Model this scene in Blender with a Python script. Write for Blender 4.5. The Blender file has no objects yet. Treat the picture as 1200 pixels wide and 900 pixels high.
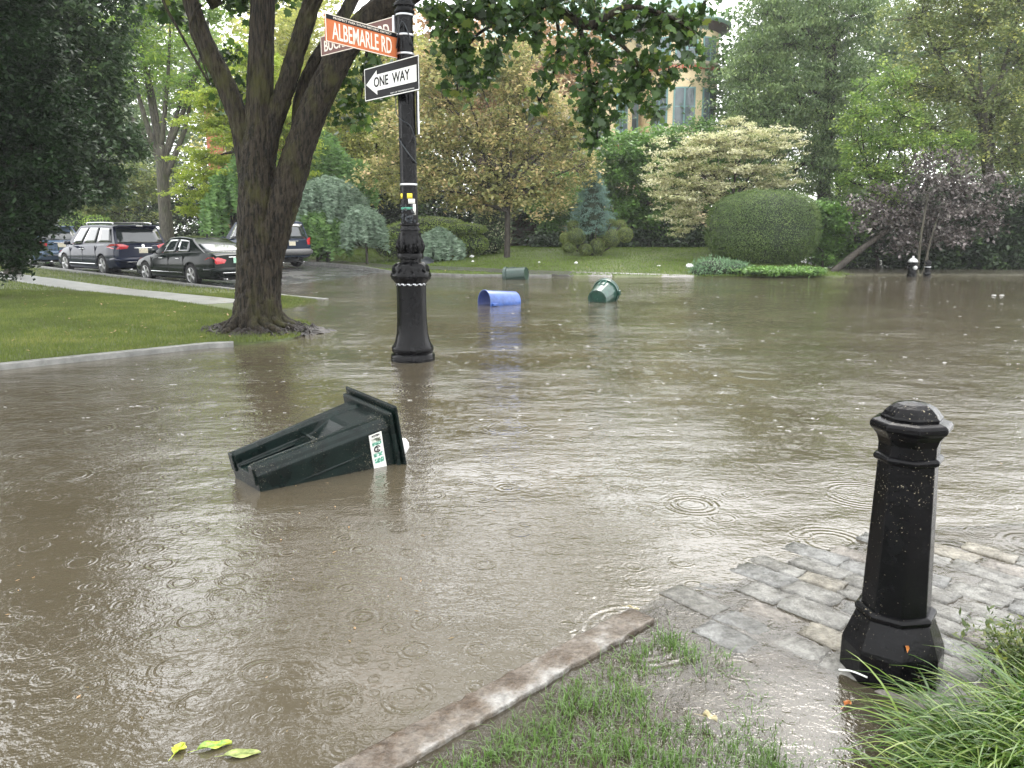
import bpy, bmesh, math, random
import numpy as np
from mathutils import Vector, Matrix
R = math.radians
random.seed(7); rng = np.random.default_rng(7)
scene = bpy.context.scene
col = scene.collection

# ------------------------------------------------------------------ camera
CH = 1.65; PITCH = R(11.2); FPX = 900.0
cam = bpy.data.cameras.new('camera'); camo = bpy.data.objects.new('camera', cam); col.objects.link(camo)
camo.location = (0, 0, CH); camo.rotation_euler = (math.pi/2 - PITCH, 0, 0)
cam.sensor_width = 36; cam.lens = 27; cam.clip_start = 0.05; cam.clip_end = 2000
scene.camera = camo
# ------------------------------------------------------------------ world, sun
w = bpy.data.worlds.new('World'); scene.world = w; w.use_nodes = True
nt = w.node_tree; nt.nodes.clear()
wo = nt.nodes.new('ShaderNodeOutputWorld'); bg = nt.nodes.new('ShaderNodeBackground')
sky = nt.nodes.new('ShaderNodeTexSky'); sky.sky_type = 'NISHITA'; sky.sun_disc = False
sky.sun_elevation = R(55); sky.sun_rotation = R(20); sky.dust_density = 4; sky.air_density = 1.0; sky.ozone_density = 1
tc = nt.nodes.new('ShaderNodeTexCoord')
cn = nt.nodes.new('ShaderNodeTexNoise'); cn.inputs['Scale'].default_value = 2.2; cn.inputs['Detail'].default_value = 5
nt.links.new(tc.outputs['Generated'], cn.inputs['Vector'])
cr = nt.nodes.new('ShaderNodeValToRGB'); cr.color_ramp.elements[0].position = .3; cr.color_ramp.elements[1].position = .7
cr.color_ramp.elements[0].color = (14.5, 14.7, 14.9, 1); cr.color_ramp.elements[1].color = (19.0, 19.0, 18.8, 1)
nt.links.new(cn.outputs['Fac'], cr.inputs['Fac'])
mx = nt.nodes.new('ShaderNodeMixRGB'); mx.inputs['Fac'].default_value = .8     # thick cloud over the clear sky
nt.links.new(sky.outputs['Color'], mx.inputs['Color1']); nt.links.new(cr.outputs['Color'], mx.inputs['Color2'])
bg.inputs['Strength'].default_value = .15
nt.links.new(mx.outputs['Color'], bg.inputs['Color']); nt.links.new(bg.outputs['Background'], wo.inputs['Surface'])
sl = bpy.data.lights.new('sun', 'SUN'); sl.energy = .9; sl.angle = R(25); sl.color = (1, .97, .92)
so = bpy.data.objects.new('sun', sl); col.objects.link(so)
so.rotation_euler = (R(35), 0, R(160)); so.location = (0, 0, 30)
scene.view_settings.view_transform = 'Standard'; scene.view_settings.look = 'None'
scene.view_settings.exposure = .76; scene.view_settings.gamma = 1
scene.cycles.max_bounces = 6; scene.cycles.transparent_max_bounces = 8
scene.cycles.diffuse_bounces = 3; scene.cycles.glossy_bounces = 3
scene.cycles.use_denoising = True

# ------------------------------------------------------------------ pixel helpers (photo pixels, 1200x900)
cP, sP = math.cos(PITCH), math.sin(PITCH)
def ray(px, py):
    a = (px-600)/FPX; b = (450-py)/FPX
    return (a, cP + b*sP, -sP + b*cP)
def at(px, py, D):                       # point on the pixel's ray at world distance y = D
    d = ray(px, py); t = D/d[1]
    return Vector((d[0]*t, D, CH + d[2]*t))
def onz(px, py, z=0.0):
    d = ray(px, py); t = (z-CH)/d[2]
    return Vector((d[0]*t, d[1]*t, z))
def ppm(D): return FPX/D

# ------------------------------------------------------------------ terrain
UX, UY = -.783, .622         # direction of the street running away to the left
NX, NY = .622, .783
def seg_dist(x, y, poly):
    d = np.full(x.shape, 1e9); ins = np.zeros(x.shape, bool); n = len(poly)
    for i in range(n):
        ax, ay = poly[i]; bx, by = poly[(i+1) % n]
        ex, ey = bx-ax, by-ay; L = ex*ex+ey*ey + 1e-12
        t = np.clip(((x-ax)*ex+(y-ay)*ey)/L, 0, 1)
        d = np.minimum(d, np.hypot(x-ax-t*ex, y-ay-t*ey))
        c = ((ay > y) != (by > y)) & (x < (bx-ax)*(y-ay)/(by-ay+1e-12)+ax)
        ins ^= c
    return np.where(ins, d, -d)
LAWN = [(-40, -23.5), (-6.3, 9.31), (-4.39, 11.17), (-3.75, 11.4), (-3.35, 12.0), (-3.5, 13.5), (-4.3, 15.5), (-4.6, 17.3), (-4.4, 18.9),
        (-10.15, 23.6), (-10.15+UX*120, 23.6+UY*120), (-160, 60), (-160, -23)]
FAR = [(-10.6+UX*120, 37.5+UY*120), (-10.6, 37.5), (-4.6, 31.6), (-1.6, 29.6), (1.5, 29.4), (7.3, 28.7), (9.5, 28.4), (11.5, 28.6), (13, 29.4), (25, 29.8),
       (60, 27), (200, 20), (200, 200), (-100, 200)]
NEAR = [(-6, -3.13), (.56, 3.19), (.80, 3.38), (1.1, 3.46), (1.47, 3.74), (1.9, 3.95), (2.44, 4.14), (3.0, 4.22), (6, 4.6), (30, 7), (30, -20), (-6, -20)]
def sstep(t): t = np.clip(t, 0, 1); return t*t*(3-2*t)
def h_street(x, y):
    s = x*UX + y*UY - 21.2
    side = sstep((-x-2)/5)
    return np.where(s > 0, .02*np.minimum(s, 30), np.maximum(.02*s, -.2)*1.0)*side + (1-side)*-.22
def vnoise(x, y, sc, seed=0):
    x = np.asarray(x, float)*sc; y = np.asarray(y, float)*sc
    xi = np.floor(x); yi = np.floor(y); fx = sstep(x-xi); fy = sstep(y-yi)
    def hsh(i, j):
        v = np.sin(i*127.1+j*311.7+seed*74.7)*43758.5453
        return v-np.floor(v)
    return (hsh(xi, yi)*(1-fx)+hsh(xi+1, yi)*fx)*(1-fy)+(hsh(xi, yi+1)*(1-fx)+hsh(xi+1, yi+1)*fx)*fy
def hgt(x, y):
    x = np.atleast_1d(np.asarray(x, float)); y = np.atleast_1d(np.asarray(y, float))
    hs = h_street(x, y); h = hs - .06
    dL = seg_dist(x, y, LAWN)
    root = np.exp(-((x+4.1)**2+(y-12.4)**2)/3.0)
    tip = sstep((x+7.4)/3.2)*sstep((y-13.2)/2.5)
    hl = np.maximum(hs, 0)*.9 + .05*(1-.4*root) + .020*np.minimum(dL, 16) - .10*tip*sstep((3.2-dL)/3) + .012*(vnoise(x, y, .9)-.5)
    h = np.where(dL > 0, hl, h)
    dF = seg_dist(x, y, FAR)
    hf = np.maximum(hs, 0)*.5 + .04 + .07*np.minimum(dF, 10)*sstep((14.5-x)/3) + .01*np.minimum(dF, 10)
    h = np.where(dF > 0, hf, h)
    dN = seg_dist(x, y, NEAR)
    n1 = vnoise(x, y, 2.6, 3)*.6 + vnoise(x, y, 7, 5)*.4
    hn = -.020 + .045*(n1-.42) + .05*sstep((x-1.75)/.8)*sstep((3.1-y)/.6)*1.6
    hn = hn - .035*np.exp(-((x-1.02)/.26)**2-((y-2.35)/.34)**2)
    ramp = sstep((y-.35*x-2.55)/.45)          # the paved ramp is lower and flat
    hn = hn*(1-ramp) + ramp*(-.012 + .008*(n1-.5))
    hn = hn - .03*np.clip(.1-dN, 0, .1)/.1*ramp
    h = np.where(dN > 0, hn, h)
    return h
def h1(x, y): return float(hgt(x, y)[0])
def ground(px, py):
    z = 0.0
    for _ in range(12):
        p = onz(px, py, z); z = .5*z+.5*h1(p.x, p.y)
    p = onz(px, py, z); return Vector((p.x, p.y, h1(p.x, p.y)))

# ------------------------------------------------------------------ object helpers
def tag(o, label=None, cat=None, group=None, kind=None):
    if label: o['label'] = label
    if cat: o['category'] = cat
    if group: o['group'] = group
    if kind: o['kind'] = kind
    return o
def empty(name, loc, rz=0.0, label=None, cat=None, group=None):
    o = bpy.data.objects.new(name, None); col.objects.link(o); o.location = loc; o.rotation_euler = (0, 0, rz)
    o.empty_display_size = .2
    return tag(o, label, cat, group)
class MB:
    def __init__(s): s.v = []; s.f = []; s.m = []
    def add(s, vs, fs, mi=0):
        b = len(s.v); s.v.extend([tuple(v) for v in vs]); s.f.extend([tuple(b+i for i in f) for f in fs]); s.m.extend([mi]*len(fs)); return s
    def box(s, c, d, M=None, mi=0):
        x, y, z = d[0]/2, d[1]/2, d[2]/2
        vs = [Vector((i*x, j*y, k*z)) for i in (-1, 1) for j in (-1, 1) for k in (-1, 1)]
        if M is not None: vs = [M @ v for v in vs]
        vs = [v+Vector(c) for v in vs]
        return s.add(vs, [(0, 1, 3, 2), (4, 6, 7, 5), (0, 4, 5, 1), (2, 3, 7, 6), (0, 2, 6, 4), (1, 5, 7, 3)], mi)
    def lathe(s, prof, n=24, c=(0, 0, 0), M=None, mi=0, caps=True, wob=None, rot=0.0):
        vs = []
        for (r, z) in prof:
            for k in range(n):
                a = 2*math.pi*k/n+rot; rr = r*(wob(a, z) if wob else 1)
                v = Vector((rr*math.cos(a), rr*math.sin(a), z))
                if M is not None: v = M @ v
                vs.append(v+Vector(c))
        fs = [(i*n+k, i*n+(k+1) % n, (i+1)*n+(k+1) % n, (i+1)*n+k) for i in range(len(prof)-1) for k in range(n)]
        if caps: fs += [tuple(range(n-1, -1, -1)), tuple((len(prof)-1)*n+k for k in range(n))]
        return s.add(vs, fs, mi)
    def tube(s, pts, rad, n=8, rough=0.0, mi=0, ridge=0.0):
        pts = [Vector(p) for p in pts]; vs = []
        N = len(pts); up = Vector((.12, .97, .2)).normalized()
        for i, p in enumerate(pts):
            t = (pts[min(i+1, N-1)]-pts[max(i-1, 0)])
            if t.length < 1e-9: t = Vector((0, 0, 1))
            t.normalize(); u = up.cross(t)
            if u.length < .05: u = Vector((1, 0, 0)).cross(t)
            u.normalize(); q = t.cross(u)
            r = rad[i] if hasattr(rad, '__len__') else rad
            for k in range(n):
                a = 2*math.pi*k/n
                rr = r*(1+rough*(random.random()-.5))
                if ridge: rr += ridge*(abs(math.sin(k*1.9+math.sin(i*.35+k)*1.3))-.5)*(.6+.8*random.random())
                vs.append(p+u*math.cos(a)*rr+q*math.sin(a)*rr)
        fs = [(i*n+k, i*n+(k+1) % n, (i+1)*n+(k+1) % n, (i+1)*n+k) for i in range(N-1) for k in range(n)]
        fs += [tuple(range(n-1, -1, -1)), tuple((N-1)*n+k for k in range(n))]
        return s.add(vs, fs, mi)
    def build(s, name, mat, parent=None, smooth=False, loc=None, bevel=0, flat_angle=None):
        me = bpy.data.meshes.new(name); me.from_pydata(s.v, [], s.f)
        for m in (mat if isinstance(mat, (list, tuple)) else [mat]): me.materials.append(m)
        if max(s.m or [0]) > 0: me.polygons.foreach_set('material_index', s.m)
        bm = bmesh.new(); bm.from_mesh(me); bmesh.ops.recalc_face_normals(bm, faces=bm.faces); bm.to_mesh(me); bm.free()
        if smooth: me.polygons.foreach_set('use_smooth', [True]*len(me.polygons))
        if flat_angle: me.set_sharp_from_angle(angle=R(flat_angle))
        me.update(); o = bpy.data.objects.new(name, me); col.objects.link(o)
        if parent is not None: o.parent = parent
        if loc is not None: o.location = loc
        if bevel:
            b = o.modifiers.new('bevel', 'BEVEL'); b.width = bevel; b.segments = 2; b.limit_method = 'ANGLE'; b.angle_limit = R(35)
        return o
def spline(pts, k=6):
    P = [Vector(p) for p in pts]; out = []
    for i in range(len(P)-1):
        p0 = P[max(i-1, 0)]; p1 = P[i]; p2 = P[i+1]; p3 = P[min(i+2, len(P)-1)]
        for j in range(k):
            t = j/k
            out.append(.5*((2*p1)+(p2-p0)*t+(2*p0-5*p1+4*p2-p3)*t*t+(3*p1-p0-3*p2+p3)*t**3))
    out.append(P[-1]); return out
def lerp_list(r, k=6):
    out = []
    for i in range(len(r)-1):
        for j in range(k): out.append(r[i]+(r[i+1]-r[i])*j/k)
    out.append(r[-1]); return out
def np_mesh(name, V, Fidx, mat, parent=None, tint=None, k=4, attrs=None):
    me = bpy.data.meshes.new(name); V = np.ascontiguousarray(V, dtype=np.float32); nf = len(Fidx)
    me.vertices.add(len(V)); me.vertices.foreach_set('co', V.ravel())
    me.loops.add(nf*k); me.loops.foreach_set('vertex_index', np.ascontiguousarray(Fidx, dtype=np.int32).ravel())
    me.polygons.add(nf); me.polygons.foreach_set('loop_start', np.arange(0, nf*k, k, dtype=np.int32))
    me.update(calc_edges=True)
    if tint is not None:
        a = me.attributes.new('tint', 'FLOAT', 'POINT'); a.data.foreach_set('value', np.ascontiguousarray(tint, dtype=np.float32))
    for nm, arr in (attrs or {}).items():
        a = me.attributes.new(nm, 'FLOAT', 'POINT'); a.data.foreach_set('value', np.ascontiguousarray(arr, dtype=np.float32))
    me.materials.append(mat); o = bpy.data.objects.new(name, me); col.objects.link(o)
    if parent is not None: o.parent = parent
    return o

# ------------------------------------------------------------------ materials
def newmat(name):
    m = bpy.data.materials.new(name); m.use_nodes = True; n = m.node_tree.nodes; l = m.node_tree.links
    return m, n, l, n['Principled BSDF']
def noise(n, l, scale, detail=4, rough=.6, vec=None, stretch=None):
    t = n.new('ShaderNodeTexNoise'); t.inputs['Scale'].default_value = scale; t.inputs['Detail'].default_value = detail; t.inputs['Roughness'].default_value = rough
    if vec is None:
        tcn = n.new('ShaderNodeTexCoord'); vec = tcn.outputs['Object']
    if stretch:
        mp = n.new('ShaderNodeMapping'); mp.inputs['Scale'].default_value = stretch; l.new(vec, mp.inputs['Vector']); vec = mp.outputs['Vector']
    l.new(vec, t.inputs['Vector']); return t
def ramp(n, l, src, stops):
    r = n.new('ShaderNodeValToRGB'); e = r.color_ramp.elements
    while len(e) < len(stops): e.new(.5)
    for i, (p, c) in enumerate(stops): e[i].position = p; e[i].color = (*c, 1)
    l.new(src, r.inputs['Fac']); return r
def mathn(n, l, op, a, b=None, c=None):
    m = n.new('ShaderNodeMath'); m.operation = op
    for i, v in enumerate((a, b, c)):
        if v is None: continue
        if isinstance(v, (int, float)): m.inputs[i].default_value = v
        else: l.new(v, m.inputs[i])
    return m.outputs[0]
def simple(name, c, rough=.5, metal=0, var=.15, scale=20, bump=0, bscale=60, coat=0, stretch=None, c2=None, spec=.5, speck=0):
    m, n, l, p = newmat(name)
    t = noise(n, l, scale, stretch=stretch)
    a = tuple(max(0, x*(1-var)) for x in c); b = c2 or tuple(min(1, x*(1+var)) for x in c)
    r = ramp(n, l, t.outputs['Fac'], [(.35, a), (.65, b)])
    l.new(r.outputs['Color'], p.inputs['Base Color'])
    p.inputs['Roughness'].default_value = rough; p.inputs['Metallic'].default_value = metal
    if speck:
        ts = noise(n, l, speck, 3, .8); tb = noise(n, l, 3.0, 3, .6); f = ramp(n, l, mathn(n, l, 'MULTIPLY_ADD', tb.outputs['Fac'], .35, ts.outputs['Fac']), [(.845, (0, 0, 0)), (.875, (1, 1, 1))]); ms = n.new('ShaderNodeMixRGB'); l.new(f.outputs['Color'], ms.inputs['Fac']); l.new(r.outputs['Color'], ms.inputs['Color1']); ms.inputs['Color2'].default_value = (.32, .28, .20, 1); l.new(ms.outputs['Color'], p.inputs['Base Color'])
    p.inputs['Specular IOR Level'].default_value = spec
    if coat: p.inputs['Coat Weight'].default_value = coat; p.inputs['Coat Roughness'].default_value = .05
    if bump:
        t2 = noise(n, l, bscale, stretch=stretch); bp = n.new('ShaderNodeBump'); bp.inputs['Strength'].default_value = 1; bp.inputs['Distance'].default_value = bump
        l.new(t2.outputs['Fac'], bp.inputs['Height']); l.new(bp.outputs['Normal'], p.inputs['Normal'])
    return m
def leafmat(name, stops, rough=.42, trans=.3, spec=.5, gain=None):
    if gain is None: gain = {'grass': 1.25, 'grass_far': 1.1, 'grass_near': .72, 'liriope': .9, 'lf_bright': 1.35, 'lf_maple': 1.25, 'lf_yew': 1.3, 'lf_cream': 1.1, 'lf_ball': 1.4, 'lf_far': 1.5, 'lf_larch': 1.4, 'lf_locust': 1.45, 'lf_purple': 1.3, 'lf_under': 1.5, 'lf_cedar': 1.35, 'lf_spruce': 1.35}.get(name, 1.7)
    stops = [(a, tuple(min(.86, x*gain) for x in c_)) for a, c_ in stops]
    if name not in ('lf_yew', 'lf_under', 'lf_dome'): trans = min(.5, trans+.1)
    m, n, l, p = newmat(name)
    at_ = n.new('ShaderNodeAttribute'); at_.attribute_name = 'tint'
    r = ramp(n, l, at_.outputs['Fac'], stops)
    l.new(r.outputs['Color'], p.inputs['Base Color']); p.inputs['Roughness'].default_value = rough
    p.inputs['Specular IOR Level'].default_value = spec
    tr = n.new('ShaderNodeBsdfTranslucent'); l.new(r.outputs['Color'], tr.inputs['Color'])
    mxs = n.new('ShaderNodeMixShader'); mxs.inputs['Fac'].default_value = trans
    l.new(p.outputs['BSDF'], mxs.inputs[1]); l.new(tr.outputs['BSDF'], mxs.inputs[2])
    l.new(mxs.outputs['Shader'], n['Material Output'].inputs['Surface'])
    return m
def barkmat(name, c, c2, moss=None, sc=1.0, bump=.03):
    m, n, l, p = newmat(name)
    t = noise(n, l, 14*sc, 6, .65, stretch=(1, 1, .16))
    if moss:
        tv = noise(n, l, 34, 4, .6, stretch=(1, 1, .10)); tm = mathn(n, l, 'MULTIPLY_ADD', tv.outputs['Fac'], .6, mathn(n, l, 'MULTIPLY', t.outputs['Fac'], .4))
        r = ramp(n, l, tm, [(.43, c), (.50, tuple(.5*(a+b) for a, b in zip(c, c2))), (.58, c2)])
    else: r = ramp(n, l, t.outputs['Fac'], [(.36, c), (.62, c2)])
    out = r.outputs['Color']
    if moss:
        t3 = noise(n, l, 2.3*sc, 5, .7, stretch=(1, 1, .5)); f = ramp(n, l, t3.outputs['Fac'], [(.5, (0, 0, 0)), (.68, (.8, .8, .8))])
        mm = n.new('ShaderNodeMixRGB'); l.new(f.outputs['Color'], mm.inputs['Fac']); l.new(out, mm.inputs['Color1']); mm.inputs['Color2'].default_value = (*moss, 1); out = mm.outputs['Color']
    l.new(out, p.inputs['Base Color']); p.inputs['Roughness'].default_value = .6; p.inputs['Specular IOR Level'].default_value = .15
    bp = n.new('ShaderNodeBump'); bp.inputs['Distance'].default_value = bump; bp.inputs['Strength'].default_value = 1
    l.new(t.outputs['Fac'], bp.inputs['Height']); l.new(bp.outputs['Normal'], p.inputs['Normal'])
    return m
M = {}
M['black_iron'] = simple('black_iron', (.003, .003, .0035), .12, var=.5, scale=9, bump=.0016, bscale=60, spec=.14, speck=95)
M['iron_lamp'] = simple('iron_lamp', (.003, .003, .0035), .16, var=.5, scale=9, bump=.002, bscale=40, spec=.14)
M['steel'] = simple('steel', (.55, .56, .58), .35, .8, .1)
M['white_paint'] = simple('white_paint', (.78, .78, .76), .45, var=.06)
M['sign_brown'] = simple('sign_brown', (.10, .028, .018), .5, var=.1)
M['sign_orange'] = simple('sign_orange', (.46, .13, .045), .55, var=.12, scale=6, spec=.2)
M['sign_black'] = simple('sign_black', (.006, .006, .007), .5, var=.2, spec=.15)
M['letter'] = simple('letter', (.72, .72, .68), .5, var=.05)
M['letter_cream'] = simple('letter_cream', (.75, .68, .58), .5, var=.08)
M['yellow'] = simple('yellow', (.75, .62, .05), .5)
M['bin_plastic'] = simple('bin_plastic', (.004, .009, .008), .26, var=.4, scale=7, bump=.0008, bscale=90, spec=.2, speck=150)
M['bin_green'] = simple('bin_green', (.012, .055, .038), .3, var=.3, scale=8, coat=.2)
M['bin_blue'] = simple('bin_blue', (.045, .105, .34), .35, var=.2, scale=8, coat=.2)
M['bin_blue_in'] = simple('bin_blue_in', (.012, .03, .16), .5)
M['lid_dark'] = simple('lid_dark', (.02, .025, .03), .35)
M['teal'] = simple('teal', (.05, .22, .15), .5, var=.4, scale=40)
M['bag'] = simple('bag', (.75, .75, .74), .5, var=.08, bump=.01, bscale=20)
M['paint_black'] = simple('paint_black', (.006, .010, .009), .12, var=.1, spec=.2)
M['paint_navy'] = simple('paint_navy', (.006, .010, .028), .12, var=.1, spec=.35)
M['paint_blue'] = simple('paint_blue', (.09, .13, .19), .15, var=.1, spec=.35)
M['paint_darkblue'] = simple('paint_darkblue', (.02, .03, .05), .15, var=.1, spec=.2)
M['paint_silver'] = simple('paint_silver', (.45, .46, .47), .25, .3, .1, coat=1)
M['glass'] = simple('glass', (.02, .026, .028), .05, var=.1, coat=1)
M['chrome'] = simple('chrome', (.7, .7, .7), .15, 1, .05)
M['rim'] = simple('rim', (.42, .42, .42), .3, .7, .1)
M['tyre'] = simple('tyre', (.012, .012, .012), .8)
M['plastic_grey'] = simple('plastic_grey', (.12, .12, .12), .5)
M['tail_red'] = simple('tail_red', (.50, .012, .018), .12, var=.2, scale=30, coat=1)
M['plate'] = simple('plate', (.6, .55, .42), .4, var=.3, scale=40)
M['plate_green'] = simple('plate_green', (.35, .6, .45), .4, var=.4, scale=40)
M['concrete'] = simple('concrete', (.22, .22, .21), .35, var=.25, scale=3, bump=.004, bscale=40)
M['kerb_stone'] = simple('kerb_stone', (.17, .17, .16), .4, var=.3, scale=6, bump=.006, bscale=30)
M['pavement_wet'] = simple('pavement_wet', (.07, .068, .064), .3, var=.3, scale=2)
M['bark_maple'] = barkmat('bark_maple', (.004, .0033, .002), (.042, .034, .023), (.046, .046, .013), 1.3, .06)
M['bark'] = barkmat('bark', (.015, .013, .010), (.06, .052, .042), None, 1.2, .03)
M['bark_pale'] = barkmat('bark_pale', (.04, .038, .03), (.12, .11, .085), (.06, .07, .03), 1.2, .03)
M['soil'] = simple('soil', (.018, .013, .009), .7, var=.4, scale=12, bump=.02, bscale=25)
M['roots'] = simple('roots', (.018, .013, .010), .45, var=.5, scale=10, bump=.02, bscale=30)
G = lambda *c: c
M['lf_maple'] = leafmat('lf_maple', [(0, G(.016, .036, .009)), (.5, G(.035, .075, .016)), (.85, G(.075, .14, .025)), (1, G(.16, .20, .03))], .35, .35)
M['lf_yew'] = leafmat('lf_yew', [(0, G(.006, .014, .005)), (.6, G(.012, .028, .008)), (1, G(.022, .05, .014))], .5, .1, .25)
M['lf_dark'] = leafmat('lf_dark', [(0, G(.016, .032, .012)), (.7, G(.035, .065, .022)), (1, G(.09, .13, .06))], .35, .25)
M['lf_locust'] = leafmat('lf_locust', [(0, G(.10, .17, .035)), (.6, G(.19, .30, .06)), (1, G(.34, .42, .07))], .45, .45)
M['lf_larch'] = leafmat('lf_larch', [(0, G(.12, .18, .02)), (.6, G(.26, .33, .045)), (1, G(.42, .44, .07))], .5, .45)
M['lf_willow'] = leafmat('lf_willow', [(0, G(.05, .10, .03)), (.6, G(.10, .18, .055)), (1, G(.16, .26, .07))], .5, .3)
M['lf_cedar'] = leafmat('lf_cedar', [(0, G(.09, .14, .09)), (.6, G(.16, .225, .155)), (1, G(.25, .32, .24))], .6, .2)
M['lf_pink'] = leafmat('lf_pink', [(0, G(.09, .11, .035)), (.45, G(.19, .20, .075)), (.8, G(.36, .31, .14)), (1, G(.52, .38, .22))], .45, .35)
M['lf_yellow'] = leafmat('lf_yellow', [(0, G(.13, .16, .04)), (.6, G(.26, .27, .07)), (1, G(.42, .38, .13))], .45, .4)
M['lf_mid'] = leafmat('lf_mid', [(0, G(.03, .06, .018)), (.6, G(.06, .11, .03)), (1, G(.11, .18, .05))], .4, .3)
M['lf_hedge'] = leafmat('lf_hedge', [(0, G(.045, .09, .022)), (.6, G(.085, .16, .035)), (1, G(.15, .26, .06))], .4, .3)
M['lf_spruce'] = leafmat('lf_spruce', [(0, G(.05, .095, .08)), (.6, G(.10, .17, .14)), (1, G(.17, .26, .22))], .6, .1)
M['lf_ball'] = leafmat('lf_ball', [(0, G(.055, .085, .018)), (.6, G(.12, .155, .035)), (1, G(.20, .23, .06))], .5, .15)
M['lf_dome'] = leafmat('lf_dome', [(0, G(.028, .052, .012)), (.6, G(.055, .09, .020)), (1, G(.10, .14, .035))], .5, .12)
M['lf_topi'] = leafmat('lf_topi', [(0, G(.07, .11, .02)), (.6, G(.12, .17, .035)), (1, G(.20, .25, .05))], .5, .15)
M['lf_cream'] = leafmat('lf_cream', [(0, G(.14, .20, .06)), (.3, G(.40, .42, .20)), (.6, G(.66, .63, .40)), (1, G(.80, .77, .58))], .5, .35)
M['lf_hemlock'] = leafmat('lf_hemlock', [(0, G(.040, .068, .025)), (.6, G(.085, .13, .045)), (1, G(.16, .21, .075))], .5, .2)
M['lf_bright'] = leafmat('lf_bright', [(0, G(.07, .13, .025)), (.6, G(.15, .24, .05)), (1, G(.34, .42, .09))], .4, .4)
M['lf_olive'] = leafmat('lf_olive', [(0, G(.06, .085, .025)), (.6, G(.12, .15, .05)), (.9, G(.22, .24, .08)), (1, G(.42, .42, .12))], .45, .3)
M['lf_purple'] = leafmat('lf_purple', [(0, G(.035, .032, .024)), (.55, G(.080, .066, .060)), (.8, G(.19, .165, .16)), (1, G(.30, .28, .25))], .4, .2)
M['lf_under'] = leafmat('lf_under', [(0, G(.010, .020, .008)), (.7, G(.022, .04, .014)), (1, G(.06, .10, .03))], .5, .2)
M['lf_rust'] = leafmat('lf_rust', [(0, G(.12, .09, .04)), (.6, G(.26, .17, .09)), (1, G(.42, .28, .17))], .5, .3)
M['lf_speck'] = leafmat('lf_speck', [(0, G(.03, .06, .02)), (.6, G(.08, .12, .05)), (.8, G(.30, .30, .18)), (1, G(.50, .45, .35))], .45, .3)
M['lf_junip'] = leafmat('lf_junip', [(0, G(.05, .09, .045)), (.6, G(.09, .16, .08)), (1, G(.16, .24, .13))], .55, .15)
M['lf_sedum'] = leafmat('lf_sedum', [(0, G(.04, .07, .015)), (.6, G(.09, .13, .025)), (1, G(.22, .24, .05))], .4, .3, gain=1.0)
M['lf_far'] = leafmat('lf_far', [(0, G(.09, .14, .06)), (.6, G(.15, .21, .09)), (1, G(.26, .30, .14))], .6, .3)
M['grass'] = leafmat('grass', [(0, G(.10, .085, .03)), (.25, G(.065, .085, .018)), (.7, G(.11, .15, .025)), (1, G(.24, .22, .07))], .45, .3)
M['grass_far'] = leafmat('grass_far', [(0, G(.06, .09, .015)), (.6, G(.12, .19, .025)), (1, G(.21, .28, .045))], .5, .3)
M['grass_near'] = leafmat('grass_near', [(0, G(.09, .12, .04)), (.4, G(.12, .22, .05)), (.85, G(.20, .36, .08)), (1, G(.40, .38, .18))], .3, .35)
M['liriope'] = leafmat('liriope', [(0, G(.05, .10, .02)), (.5, G(.10, .20, .035)), (.85, G(.26, .36, .08)), (1, G(.45, .50, .20))], .22, .3, .7)

def ground_material():
    m, n, l, p = newmat('ground_turf')
    t1 = noise(n, l, .8, 6, .7); t2 = noise(n, l, 18, 5, .7)
    a = ramp(n, l, t1.outputs['Fac'], [(.35, (.055, .075, .014)), (.55, (.075, .10, .018)), (.72, (.12, .11, .035))])
    b = ramp(n, l, t2.outputs['Fac'], [(.3, (.45, .45, .45)), (.7, (1.25, 1.25, 1.25))])
    mu = n.new('ShaderNodeMixRGB'); mu.blend_type = 'MULTIPLY'; mu.inputs['Fac'].default_value = 1
    l.new(a.outputs['Color'], mu.inputs['Color1']); l.new(b.outputs['Color'], mu.inputs['Color2'])
    # bare wet mud on the near corner and under the hedges
    at_ = n.new('ShaderNodeAttribute'); at_.attribute_name = 'mud'
    mud = ramp(n, l, noise(n, l, 9, 6, .7).outputs['Fac'], [(.35, (.050, .045, .032)), (.65, (.135, .125, .095))])
    mi = n.new('ShaderNodeMixRGB'); l.new(at_.outputs['Fac'], mi.inputs['Fac']); l.new(mu.outputs['Color'], mi.inputs['Color1']); l.new(mud.outputs['Color'], mi.inputs['Color2'])
    l.new(mi.outputs['Color'], p.inputs['Base Color']); l.new(mathn(n, l, 'MULTIPLY_ADD', at_.outputs['Fac'], -.42, .6), p.inputs['Roughness'])
    bp = n.new('ShaderNodeBump'); bp.inputs['Distance'].default_value = .02; l.new(t2.outputs['Fac'], bp.inputs['Height']); l.new(bp.outputs['Normal'], p.inputs['Normal'])
    return m
def road_material():
    m, n, l, p = newmat('wet_asphalt')
    t = noise(n, l, .9, 5, .6); t2 = noise(n, l, 90, 3)
    r = ramp(n, l, t.outputs['Fac'], [(.35, (.05, .052, .052)), (.65, (.085, .085, .08))]); l.new(r.outputs['Color'], p.inputs['Base Color'])
    rr = ramp(n, l, t.outputs['Fac'], [(.4, (.12, .12, .12)), (.6, (.35, .35, .35))]); l.new(rr.outputs['Color'], p.inputs['Roughness'])
    bp = n.new('ShaderNodeBump'); bp.inputs['Distance'].default_value = .004; l.new(t2.outputs['Fac'], bp.inputs['Height']); l.new(bp.outputs['Normal'], p.inputs['Normal'])
    return m
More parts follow.
